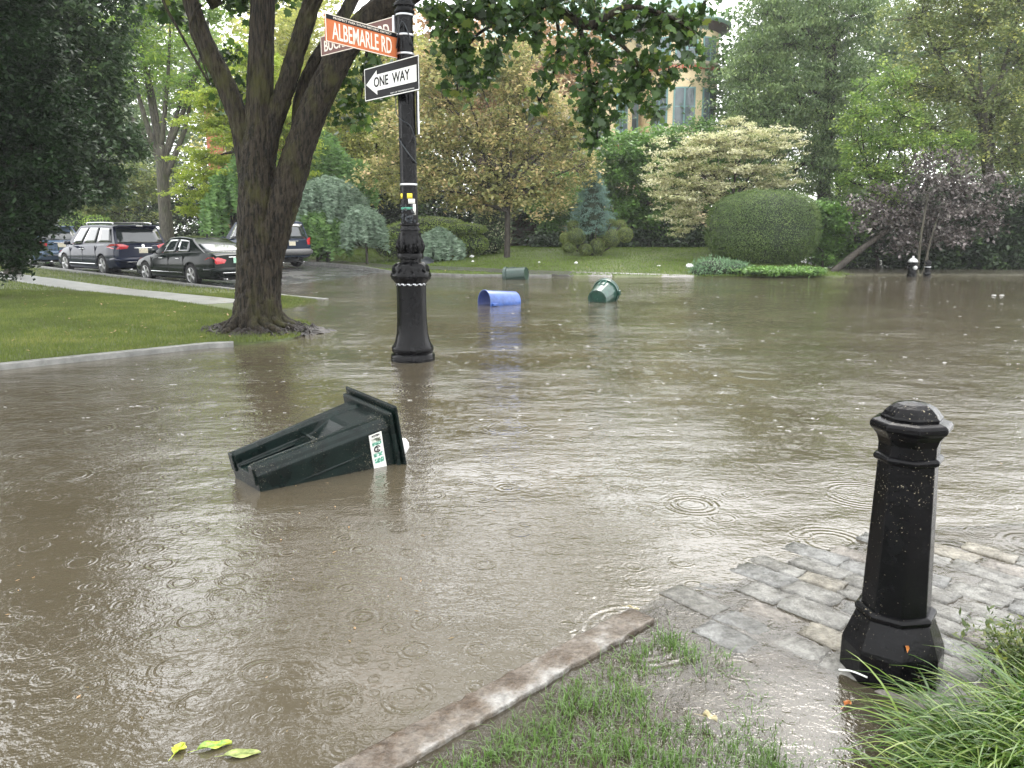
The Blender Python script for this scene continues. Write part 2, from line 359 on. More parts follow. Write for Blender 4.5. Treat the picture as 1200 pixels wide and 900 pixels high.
def water_material():
    m, n, l, p = newmat('flood_water')
    tcn = n.new('ShaderNodeTexCoord'); vec = tcn.outputs['Object']
    big = noise(n, l, .16, 4, .55, vec, (1, 2.2, 1))
    r = ramp(n, l, big.outputs['Fac'], [(.3, (.066, .055, .035)), (.7, (.088, .074, .049))])
    l.new(r.outputs['Color'], p.inputs['Base Color'])
    p.inputs['IOR'].default_value = 1.9; p.inputs['Roughness'].default_value = .03
    p.inputs['Specular IOR Level'].default_value = .5
    # wind and rain ripples at three sizes, stronger in patches
    patch = ramp(n, l, noise(n, l, .33, 3, .6, vec, (1, 1.3, 1)).outputs['Fac'], [(.38, (.45,)*3), (.64, (2.3,)*3)])
    na = noise(n, l, 1.7, 3, .5, vec, (1, 1.8, 1)); nb = noise(n, l, 7, 3, .6, vec, (1, 1.6, 1)); nc = noise(n, l, 30, 3, .6, vec); nd = noise(n, l, 85, 2, .5, vec)
    h = mathn(n, l, 'MULTIPLY', na.outputs['Fac'], .009)
    h = mathn(n, l, 'MULTIPLY_ADD', nb.outputs['Fac'], .0048, h)
    h = mathn(n, l, 'MULTIPLY_ADD', nc.outputs['Fac'], .0022, h)
    h = mathn(n, l, 'MULTIPLY_ADD', nd.outputs['Fac'], .00045, h)
    h = mathn(n, l, 'MULTIPLY', h, patch.outputs['Color'])
    # rings from rain drops: two layers of cells, each cell one drop at its own age
    for (sc, fr, amp, thr) in ((1.7, 70, .0012, .72), (5.0, 110, .0008, .5), (11.0, 190, .0004, .4)):
        mp = n.new('ShaderNodeMapping'); mp.inputs['Location'].default_value = (sc*3.1, sc*1.7, 0); l.new(vec, mp.inputs['Vector'])
        vo = n.new('ShaderNodeTexVoronoi'); vo.voronoi_dimensions = '2D'; vo.inputs['Scale'].default_value = sc; vo.inputs['Randomness'].default_value = 1; l.new(mp.outputs['Vector'], vo.inputs['Vector'])
        sep = n.new('ShaderNodeSeparateColor'); l.new(vo.outputs['Color'], sep.inputs['Color'])
        d = vo.outputs['Distance']                      # in cell units
        dm = mathn(n, l, 'DIVIDE', d, sc)
        wv = mathn(n, l, 'SINE', mathn(n, l, 'MULTIPLY', dm, fr*2))
        # a band of waves round the ring's radius
        rad = mathn(n, l, 'MULTIPLY', sep.outputs[1], .42)
        q = mathn(n, l, 'DIVIDE', mathn(n, l, 'SUBTRACT', d, rad), .11)
        env = mathn(n, l, 'POWER', 2.718, mathn(n, l, 'MULTIPLY', mathn(n, l, 'MULTIPLY', q, q), -1))
        on = mathn(n, l, 'GREATER_THAN', sep.outputs[0], thr)
        k = mathn(n, l, 'MULTIPLY', mathn(n, l, 'MULTIPLY', wv, env), mathn(n, l, 'MULTIPLY', on, amp))
        h = mathn(n, l, 'ADD', h, k)
    bp = n.new('ShaderNodeBump'); bp.inputs['Strength'].default_value = 1; bp.inputs['Distance'].default_value = 1.0
    l.new(h, bp.inputs['Height']); l.new(bp.outputs['Normal'], p.inputs['Normal'])
    # shallow water is clear enough to show the ground below
    tr = n.new('ShaderNodeBsdfTransparent'); tr.inputs['Color'].default_value = (.80, .76, .68, 1)
    gl = n.new('ShaderNodeBsdfGlossy'); gl.inputs['Roughness'].default_value = .04; l.new(bp.outputs['Normal'], gl.inputs['Normal'])
    fr_ = n.new('ShaderNodeFresnel'); fr_.inputs['IOR'].default_value = 1.38; l.new(bp.outputs['Normal'], fr_.inputs['Normal'])
    thin = n.new('ShaderNodeMixShader'); l.new(fr_.outputs['Fac'], thin.inputs['Fac']); l.new(tr.outputs['BSDF'], thin.inputs[1]); l.new(gl.outputs['BSDF'], thin.inputs[2])
    at_ = n.new('ShaderNodeAttribute'); at_.attribute_name = 'depth'
    dp = mathn(n, l, 'SUBTRACT', 1, mathn(n, l, 'POWER', 2.718, mathn(n, l, 'MULTIPLY', mathn(n, l, 'MAXIMUM', at_.outputs['Fac'], 0), -26)))
    mxs = n.new('ShaderNodeMixShader'); l.new(dp, mxs.inputs['Fac']); l.new(thin.outputs['Shader'], mxs.inputs[1]); l.new(p.outputs['BSDF'], mxs.inputs[2])
    l.new(mxs.outputs['Shader'], n['Material Output'].inputs['Surface'])
    return m
M['ground'] = ground_material(); M['road'] = road_material(); M['water'] = water_material()

# ------------------------------------------------------------------ ground, road, water
def axis(c, lo, hi, n, k):
    a0 = math.asinh((lo-c)/k); a1 = math.asinh((hi-c)/k)
    return c + k*np.sinh(np.linspace(a0, a1, n))
def sheet(name, mat, zf, xs, ys, keep=None, attrs=None):
    X, Y = np.meshgrid(xs, ys); x = X.ravel(); y = Y.ravel(); z = zf(x, y)
    nx, ny = len(xs), len(ys); i = np.arange(nx*ny).reshape(ny, nx)
    F = np.stack([i[:-1, :-1], i[:-1, 1:], i[1:, 1:], i[1:, :-1]], -1).reshape(-1, 4)
    if keep is not None:
        cx = x[F].mean(1); cy = y[F].mean(1); F = F[keep(cx, cy)]
    V = np.stack([x, y, z], 1); o = np_mesh(name, V, F, mat, attrs={k: f(x, y) for k, f in (attrs or {}).items()})
    o.data.polygons.foreach_set('use_smooth', [True]*len(o.data.polygons)); return o
xs = axis(.9, -400, 400, 420, 1.2); ys = axis(2.9, -120, 700, 420, 1.2)
def mudf(x, y):
    dN = seg_dist(x, y, NEAR); dF = seg_dist(x, y, FAR)
    return np.where(dN > -.1, 1.0, np.where((dF > 0) & (x > 12.6), 1.0, 0.0))
tag(sheet('ground', M['ground'], hgt, xs, ys, attrs={'mud': mudf}), kind='structure')
def h_road(x, y):
    inside = np.maximum(np.maximum(seg_dist(x, y, LAWN), seg_dist(x, y, FAR)), seg_dist(x, y, NEAR))
    return h_street(x, y) - np.where(inside > .15, .5, 0) - np.where(np.abs(x) > 150, .5, 0)
rx = axis(-4, -120, 120, 260, 6); ry = axis(14, -60, 130, 260, 6)
tag(sheet('road', M['road'], h_road, rx, ry), kind='structure')
wx = axis(1.2, -60, 90, 360, 1.5); wy = axis(3.0, -30, 45, 330, 1.5)
def wdepth(x, y):
    return np.maximum(-hgt(x, y), 0) + np.where(seg_dist(x, y, NEAR) < 0, .03, 0)
tag(sheet('water', M['water'], lambda x, y: np.zeros_like(x), wx, wy, attrs={'depth': wdepth}), kind='structure')

def ribbon(name, mat, pts, width, top, bottom, kind='structure', bevel=.01, step=.5, jit=0.0):
    """a kerb or path: box section swept along a world polyline, left edge on the line"""
    mb = MB(); P = []
    for i in range(len(pts)-1):
        a = Vector(pts[i]); b = Vector(pts[i+1]); k = max(1, int((b-a).length/step))
        P += [a+(b-a)*j/k for j in range(k)]
    P.append(Vector(pts[-1])); N = len(P); vs = []
    for i, p in enumerate(P):
        t = (P[min(i+1, N-1)]-P[max(i-1, 0)]).normalized(); nr = Vector((t.y, -t.x))
        q = p+nr*width
        zt = top(p.x, p.y) if callable(top) else top; zt2 = top(q.x, q.y) if callable(top) else top
        if jit:
            ja, jb = [random.gauss(0, 1)*jit if random.random() < .6 else (-nr.x-nr.y)*0+random.gauss(0, 2.2)*jit for _ in range(2)]; p = p+nr*ja; q = q+nr*jb; zt += random.gauss(0, .6)*jit; zt2 += random.gauss(0, .6)*jit
        vs += [(p.x, p.y, bottom), (p.x, p.y, zt), (q.x, q.y, zt2), (q.x, q.y, bottom)]
    fs = [(i*4+k, i*4+(k+1) % 4, (i+1)*4+(k+1) % 4, (i+1)*4+k) for i in range(N-1) for k in range(4)]
    fs += [(0, 1, 2, 3), ((N-1)*4+3, (N-1)*4+2, (N-1)*4+1, (N-1)*4)]
    mb.add(vs, fs); o = mb.build(name, mat, bevel=bevel); tag(o, kind=kind); return o
ribbon('kerb', M['kerb_stone'], [(-28, -11.8), (-6.38, 9.23), (-4.45, 11.11), (-4.1, 11.22)], .14, .075, -.3)
pc = 9.5
def lin(nv, s): return (nv*NX + s*UX, nv*NY + s*UY)
ribbon('path', M['concrete'], [lin(pc-.65, 15.8), lin(pc-.65, 34), lin(pc-.65, 70)], 1.3, lambda x, y: h1(x, y)+.02, -.1)
ribbon('kerb', M['kerb_stone'], [lin(12.1, 15.6), lin(12.1, 30), lin(12.1, 100)], .15, lambda x, y: max(.02, float(h_street(np.array([x]), np.array([y]))[0])+.12), -.3)
ribbon('kerb', M['kerb_stone'], [(-10.6+UX*80, 37.4+UY*80), (-10.6, 37.4), (-4.6, 31.5), (-1.6, 29.5), (1.5, 29.3)], .15, lambda x, y: max(.07, float(h_street(np.array([x]), np.array([y]))[0])+.14), -.3)
ribbon('pavement', M['pavement_wet'], [(-11.0+UX*80, 39.8+UY*80), (-11.0, 39.8), (-4.9, 34.2), (-.3, 31.0), (3.4, 29.9), (6.8, 28.9)], 0.9, lambda x, y: h1(x, y)+.03, -.1)
# near kerb: stained granite with a steel face
def near_kerb():
    m, n, l, p = newmat('stained_kerb')
    t = noise(n, l, 3.2, 6, .7); t2 = noise(n, l, 30, 5, .7)
    r = ramp(n, l, t.outputs['Fac'], [(.38, (.075, .052, .034)), (.50, (.16, .135, .11)), (.62, (.32, .31, .29))])
    r2 = ramp(n, l, t2.outputs['Fac'], [(.3, (.5, .5, .5)), (.7, (1.2, 1.2, 1.2))])
    mu = n.new('ShaderNodeMixRGB'); mu.blend_type = 'MULTIPLY'; mu.inputs['Fac'].default_value = 1
    l.new(r.outputs['Color'], mu.inputs['Color1']); l.new(r2.outputs['Color'], mu.inputs['Color2']); l.new(mu.outputs['Color'], p.inputs['Base Color'])
    p.inputs['Roughness'].default_value = .13
    bp = n.new('ShaderNodeBump'); bp.inputs['Distance'].default_value = .012; l.new(t2.outputs['Fac'], bp.inputs['Height']); l.new(bp.outputs['Normal'], p.inputs['Normal'])
    return m
M['near_kerb'] = near_kerb()
ribbon('kerb', M['near_kerb'], [(-2.6, .1), (-.54, 2.13), (.52, 3.15)], .14, .020, -.3, bevel=.007, step=.035, jit=.0022)

# granite setts of the ramp
def setts():
    mb = MB(); rr = random.Random(4)
    a = math.atan2(3.39-3.58, 1.51-1.35); c_, s_ = math.cos(a), math.sin(a)
    org = (1.45, 3.45)
    reg = [(.74, 3.20), (1.05, 3.44), (1.46, 3.72), (1.95, 3.93), (2.35, 3.98), (2.95, 3.45), (3.3, 2.9), (2.2, 2.3), (1.12, 2.3), (.86, 2.66), (.70, 3.05)]
    row = 0; v = -1.6
    while v < 1.9:
        wdt = rr.uniform(.13, .17); u = -2.2 + rr.random()*.3
        while u < 2.4:
            ln = rr.uniform(.20, .33)
            cu, cv = u+ln/2, v+wdt/2
            x = org[0]+cu*c_-cv*s_; y = org[1]+cu*s_+cv*c_
            if float(seg_dist(np.array([x]), np.array([y]), reg)[0]) > .0 and rr.random() > .03:
                hz = .013+rr.uniform(-.008, .009) - .010*max(0, min(1, (2.85-y)/.5)) - .011*max(0, min(1, (1.45-x)/.35))
                # worn top: 5x4 grid with rounded rim
                gx, gy = 8, 6; vs = []; L = ln-.009; W = wdt-.009; tx = rr.uniform(-.05, .05); ty = rr.uniform(-.04, .04)
                jl = [rr.uniform(-.012, .012) for _ in range(4)]
                for j in range(gy):
                    for i in range(gx):
                        fu = i/(gx-1)*2-1; fv = j/(gy-1)*2-1
                        edge = max(abs(fu)**6, abs(fv)**6)
                        lu = fu*L/2 + jl[0]*fv*.6 + (.006*rr.uniform(-1, 1) if edge > .5 else 0); lv = fv*W/2 + jl[1]*fu*.5 + (.004*rr.uniform(-1, 1) if edge > .5 else 0)
                        z = hz - .007*edge + rr.uniform(-.003, .003) + tx*fu*.08 + ty*fv*.08
                        U = cu+lu; V = cv+lv
                        vs.append((org[0]+U*c_-V*s_, org[1]+U*s_+V*c_, z))
                fs = [(j*gx+i, j*gx+i+1, (j+1)*gx+i+1, (j+1)*gx+i) for j in range(gy-1) for i in range(gx-1)]
                # skirt
                rim = [i for i in range(gx)] + [j*gx+gx-1 for j in range(1, gy)] + [(gy-1)*gx+i for i in range(gx-2, -1, -1)] + [j*gx for j in range(gy-2, 0, -1)]
                b = len(vs)
                for q in rim: vs.append((vs[q][0], vs[q][1], -.09))
                nr = len(rim); fs += [(rim[k], b+k, b+(k+1) % nr, rim[(k+1) % nr]) for k in range(nr)]
                mb.add(vs, fs, rr.choice([0, 0, 0, 1, 2, 2, 3]))
            u += ln
        v += wdt; row += 1
    o = mb.build('pavement', [M['sett_a'], M['sett_b'], M['sett_c'], M['sett_d']], smooth=True); tag(o, kind='structure'); return o
def sett(name, c):
    m, n, l, p = newmat(name)
    t = noise(n, l, 22, 6, .75); t2 = noise(n, l, 4.5, 5, .65); t3 = noise(n, l, 60, 4, .7)
    a = ramp(n, l, t.outputs['Fac'], [(.3, tuple(x*.45 for x in c)), (.5, c), (.7, tuple(min(1, x*1.5) for x in c))])
    b = ramp(n, l, t2.outputs['Fac'], [(.42, (.12, .095, .065)), (.58, (1, 1, 1))])        # silt lying in the hollows
    mu = n.new('ShaderNodeMixRGB'); mu.blend_type = 'MULTIPLY'; mu.inputs['Fac'].default_value = .45; l.new(a.outputs['Color'], mu.inputs['Color1']); l.new(b.outputs['Color'], mu.inputs['Color2'])
    l.new(mu.outputs['Color'], p.inputs['Base Color'])
    rr_ = ramp(n, l, t2.outputs['Fac'], [(.4, (.06,)*3), (.6, (.28,)*3)]); l.new(rr_.outputs['Color'], p.inputs['Roughness'])
    bp = n.new('ShaderNodeBump'); bp.inputs['Distance'].default_value = .016; l.new(t3.outputs['Fac'], bp.inputs['Height']); l.new(bp.outputs['Normal'], p.inputs['Normal']); return m
M['sett_a'] = sett('sett_a', (.24, .235, .215)); M['sett_b'] = sett('sett_b', (.27, .25, .205)); M['sett_c'] = sett('sett_c', (.215, .215, .205)); M['sett_d'] = sett('sett_d', (.24, .22, .195))
setts()
M['apron'] = simple('apron', (.20, .195, .185), .4, var=.3, scale=5, bump=.006, bscale=35)
# concrete apron to the right of the setts, awash
def apron():
    mb = MB(); pts = [(2.05, 3.99), (2.44, 4.10), (3.0, 4.17), (6.0, 4.5), (6.0, 3.0), (3.3, 2.9), (2.98, 3.42), (2.4, 3.95)]
    n = len(pts); mb.add([(x, y, -.004) for x, y in pts]+[(x, y, -.2) for x, y in pts], [tuple(range(n))]+[(i, (i+1) % n, n+(i+1) % n, n+i) for i in range(n)])
    tag(mb.build('pavement', M['apron']), kind='structure')
apron()

# ------------------------------------------------------------------ foliage machinery
def rand_dirs(N):
    v = rng.normal(size=(N, 3)); return v/np.linalg.norm(v, axis=1, keepdims=True)
def leaf_geo(P, d, nrm, L, W, tint, shape='diamond', fold=.15):
    N = len(P); d = d/np.linalg.norm(d, axis=1, keepdims=True)
    s = np.cross(d, nrm); s /= (np.linalg.norm(s, axis=1, keepdims=True)+1e-9); nn = np.cross(s, d)
    L = (np.ones(N)*L)[:, None]; W = (np.ones(N)*W)[:, None]
    if shape == 'diamond':
        V = np.stack([P, P+d*L*.45+s*W*.5+nn*W*fold, P+d*L, P+d*L*.45-s*W*.5+nn*W*fold], 1).reshape(-1, 3); k = 4
    elif shape == 'maple':
        pts = [(0, 0), (.12, .28), (.05, .50), (.30, .40), (.44, .58), (.50, .34), (.70, .40), (.66, .18), (1.0, 0),
               (.66, -.18), (.70, -.40), (.50, -.34), (.44, -.58), (.30, -.40), (.05, -.50), (.12, -.28)]
        V = np.stack([P+d*L*a+s*L*b-nn*L*abs(b)*.25 for a, b in pts], 1).reshape(-1, 3); k = len(pts)
    F = np.arange(N*k).reshape(N, k); T = np.repeat(tint, k)
    return V, F, T, k
def crown_obj(name, parts, mat, parent):
    k = parts[0][3]; V = []; F = []; T = []; b = 0
    for (v, f, t, _) in parts: V.append(v); F.append(f+b); T.append(t); b += len(v)
    return np_mesh(name, np.concatenate(V), np.concatenate(F), mat, parent, np.concatenate(T), k)
def clump_leaves(C, rc, per, L, W, flat=.6, droop=.2, tintc=None, shape='diamond', upb=1.0, tv=.22):
    """per leaves round each clump centre C"""
    n = len(C); idx = np.repeat(np.arange(n), per)
    off = rng.normal(size=(n*per, 3))*.55*rc; off[:, 2] *= flat
    P = C[idx]+off
    d = rand_dirs(n*per); d[:, 2] = d[:, 2]*.5-droop
    nm = rand_dirs(n*per)*.75; nm[:, 2] += upb
    tc_ = rng.random(n) if tintc is None else tintc
    t = np.clip(tc_[idx]*.6+rng.random(n*per)*(.4+tv)-tv/2, 0, 1)
    Ls = L*(.5+1.0*rng.random(n*per)**1.5)
    return leaf_geo(P, d, nm, Ls, Ls*W, t, shape)
def blob_points(blobs, n_tot, shell=.55):
    vol = np.array([b[3]*b[4]+b[3]*b[5]+b[4]*b[5] for b in blobs]); cnt = np.maximum(2, (n_tot*vol/vol.sum()).astype(int))
    out = []; own = []
    for i, (b, c) in enumerate(zip(blobs, cnt)):
        dd = rand_dirs(c); r = shell+(1-shell)*rng.random(c); r = np.where(rng.random(c) < .25, rng.random(c)*.8, r)*(1+.14*rng.normal(size=c)); r = np.where(rng.random(c) < .12, 1+.45*rng.random(c), r)
        out.append(np.array(b[:3])+dd*r[:, None]*np.array(b[3:6])); own.append(np.full(c, i))
    return np.concatenate(out), np.concatenate(own)
def pxblobs(pb, D, depth=.8):
    """(px, py, half width px, half height px[, dD]) -> world ellipsoids at distance D"""
    out = []
    for b in pb:
        d = D+(b[4] if len(b) > 4 else 0); c = at(b[0], b[1], d); s = d/FPX
        out.append((c.x, c.y, c.z, b[2]*s, max(b[2], b[3])*s*depth, b[3]*s))
    return out
def limbs(mb, base, top, tr, blobs, C, own, frac=.3, twig=.02, n=7, lim=.45):
    base = Vector(base); top = Vector(top)
    ends = []
    for i, b in enumerate(blobs):
        e = Vector(b[:3]); f = .35+.6*random.random()
        s = base.lerp(top, f) if (e-top).length > (e-base).length*.5 else top
        if e.z < s.z-.3: s = base.lerp(top, min(.8, max(.2, (e.z-base.z)/(top.z-base.z+1e-6)*.7)))
        mid = s.lerp(e, .5)+Vector((random.uniform(-.2, .2), random.uniform(-.2, .2), .15))*(e-s).length*.3
        r0 = tr*lim*random.uniform(.7, 1.1)
        pts = spline([s, mid, e], 4); mb.tube(pts, lerp_list([r0, r0*.6, r0*.25], 4), n); ends.append((e, r0*.25))
    k = int(len(C)*frac)
    if k:
        for j in np.random.default_rng(1).choice(len(C), min(k, len(C)), replace=False):
            e, r = ends[own[j]]; c = Vector(C[j]); m = e.lerp(c, .5)+Vector((random.uniform(-.15, .15), random.uniform(-.15, .15), random.uniform(-.1, .2)))*(c-e).length
            mb.tube([e, m, c], [max(r*.7, twig), max(r*.4, twig*.6), twig*.3], 4)
def tree(name, label, cat, base, top_px, tr, pb, D, mat, n_clumps, per, rc, L, W=.5, depth=.8, flat=.6, droop=.2, bark='bark', group=None,
         extra=None, shell=.55, frac=.3, trunk_pts=None, dens=1.0, shape='diamond', upb=1.0, crown='crown', taper=.6, limb=.45):
    """base: world point at the foot; top_px: pixel of the fork; pb: crown blobs in photo pixels at distance D"""
    b = Vector(base); root = empty(name, b, 0, label, cat, group)
    blobs = pxblobs(pb, D, depth); C, own = blob_points(blobs, int(n_clumps*1.35*dens), shell)
    gz = b.z; C[:, 2] = np.maximum(C[:, 2], gz+.12)
    parts = [clump_leaves(C-np.array(b), rc, int(per*1.15), L*1.45, min(.8, W*1.2), flat, droop, shape=shape, upb=upb)]
    if extra: parts += extra(b)
    crown_obj(crown, parts, mat, root)
    tp = at(*top_px, D)
    mb = MB(); pts = [Vector((0, 0, -.3))]+([Vector(p)-b for p in trunk_pts] if trunk_pts else [Vector((0, 0, 0)), (tp-b)*.5+Vector((random.uniform(-.1, .1), 0, 0))])+[tp-b]
    pts = spline(pts, 4); N = len(pts)
    mb.tube(pts, [tr*(1.35-.35*min(1, i/4))*(1-(1-taper)*i/N) for i in range(N)], 10, .08)
    limbs(mb, (0, 0, (tp-b).z*.45), tp-b, tr, [(q[0]-b.x, q[1]-b.y, q[2]-b.z)+tuple(q[3:]) for q in blobs], C-np.array(b), own, frac, lim=limb)
    mb.build('trunk', M[bark], root, smooth=True)
    return root
def footing(px, D):
    p = at(px, 300, D); return Vector((p.x, D, h1(p.x, D)))
def solid_blob(mb, c, r, n=20, bump=.06, seed=0, boxy=1.0):
    rs = random.Random(seed); ph = [rs.random()*6 for _ in range(6)]
    vs = []; m = n//2
    for i in range(m+1):
        t = math.pi*i/m
        for k in range(n):
            a = 2*math.pi*k/n
            q = 1+bump*(math.sin(3*a+ph[0])*math.sin(t*2+ph[1])+.6*math.sin(5*a+ph[2]+t*3)+.4*math.sin(7*t+ph[3]))
            e = (math.sin(t)*math.cos(a), math.sin(t)*math.sin(a), math.cos(t)); e = [math.copysign(abs(u)**boxy, u) for u in e]
            vs.append((c[0]+r[0]*q*e[0], c[1]+r[1]*q*e[1], c[2]+r[2]*q*e[2]))
    mb.add(vs, [(i*n+k, i*n+(k+1) % n, (i+1)*n+(k+1) % n, (i+1)*n+k) for i in range(m) for k in range(n)])
def shell_leaves(c, r, n, L, W, thick=.05, bump=.06, seed=0, boxy=1.0, zmin=None, up=.0):
    rs = random.Random(seed); ph = [rs.random()*6 for _ in range(6)]
    d = rand_dirs(n)
    if boxy != 1.0: # superellipsoid
        p = boxy; d = np.sign(d)*np.abs(d)**p
    t = np.arccos(np.clip(d[:, 2]/np.linalg.norm(d, axis=1), -1, 1)); a = np.arctan2(d[:, 1], d[:, 0])
    q = 1+bump*(np.sin(3*a+ph[0])*np.sin(t*2+ph[1])+.6*np.sin(5*a+ph[2]+t*3)+.4*np.sin(7*t+ph[3]))
    q = q*(1+thick*rng.normal(size=n)*.5)
    P = np.array(c)+d*q[:, None]*np.array(r)
    if zmin is not None: P = P[P[:, 2] > zmin]; d = d[:len(P)] if len(P) != n else d
    n = len(P); nd = (P-np.array(c))/np.array(r)**2; nd /= np.linalg.norm(nd, axis=1, keepdims=True)
    dd = nd*.45+rand_dirs(n)*.8; dd[:, 2] += up
    tint = np.clip(vnoise(P[:, 0]*1.0+P[:, 2], P[:, 1]+P[:, 2]*.7, 3.0)*.5+rng.random(n)*.55, 0, 1)
    nm = nd+rand_dirs(n)*.5
    Ls = L*(.6+.8*rng.random(n)); return leaf_geo(P, dd, nm, Ls, Ls*W, tint)
M['core'] = simple('core', (.014, .026, .008), .8, var=.4, scale=12, bump=.03, bscale=20)
def clipped_shrub(name, label, cat, base, blobs, mat, dens, L, W=.5, group=None, boxy=1.0, thick=.05, bump=.06, trunk=True, stems=None, up=0.):
    """clipped foliage: leafy shells over twiggy cores. blobs in world coordinates"""
    b = Vector(base); root = empty(name, b, 0, label, cat, group); mb = MB(); parts = []
    for i, q in enumerate(blobs):
        c = (q[0]-b.x, q[1]-b.y, q[2]-b.z); r = q[3:6]
        A = 4*math.pi*(((r[0]*r[1])**1.6+(r[0]*r[2])**1.6+(r[1]*r[2])**1.6)/3)**(1/1.6)
        if boxy == 1.0: solid_blob(mb, c, [x*.90 for x in r], bump=bump, seed=i)
        else: solid_blob(mb, c, [x*.95 for x in r], 40, bump=bump, seed=i, boxy=boxy)
        parts.append(shell_leaves(c, r, int(A*dens), L, W, thick, bump, i, boxy, up=up))
    crown_obj('foliage', parts, mat, root); mb.build('inner_growth', M['core'], root, smooth=True)
    st = MB()
    for q in (stems or [(b.x, b.y)]): st.tube([(q[0]-b.x, q[1]-b.y, -.2), (q[0]-b.x, q[1]-b.y, .1), (blobs[0][0]-b.x, blobs[0][1]-b.y, blobs[0][2]-b.z)], [.09, .07, .05], 7, .1)
    st.build('stem', M['bark'], root, smooth=True)
    return root
def weep(b, starts, length, step, L, W, spread=.12, curve=.25):
    """hanging strands of short leaves from start points (world)"""
    P = []; Dv = []; T = []
    for s in starts:
        ln = length*random.uniform(.5, 1.15); k = int(ln/step); dx, dy = random.uniform(-1, 1)*spread, random.uniform(-1, 1)*spread; tt = random.random()
        for j in range(k):
            f = j/k; z = s[2]-ln*f
            P.append((s[0]+dx*f*ln+random.gauss(0, .025), s[1]+dy*f*ln+random.gauss(0, .025), z)); Dv.append((dx+random.uniform(-.5, .5), dy+random.uniform(-.5, .5), -1)); T.append(min(1, max(0, tt*.6+random.random()*.45)))
    P = np.array(P)-np.array(b); Dv = np.array(Dv)
    return leaf_geo(P, Dv, rand_dirs(len(P)), L*(.7+.6*rng.random(len(P))), W, np.array(T))

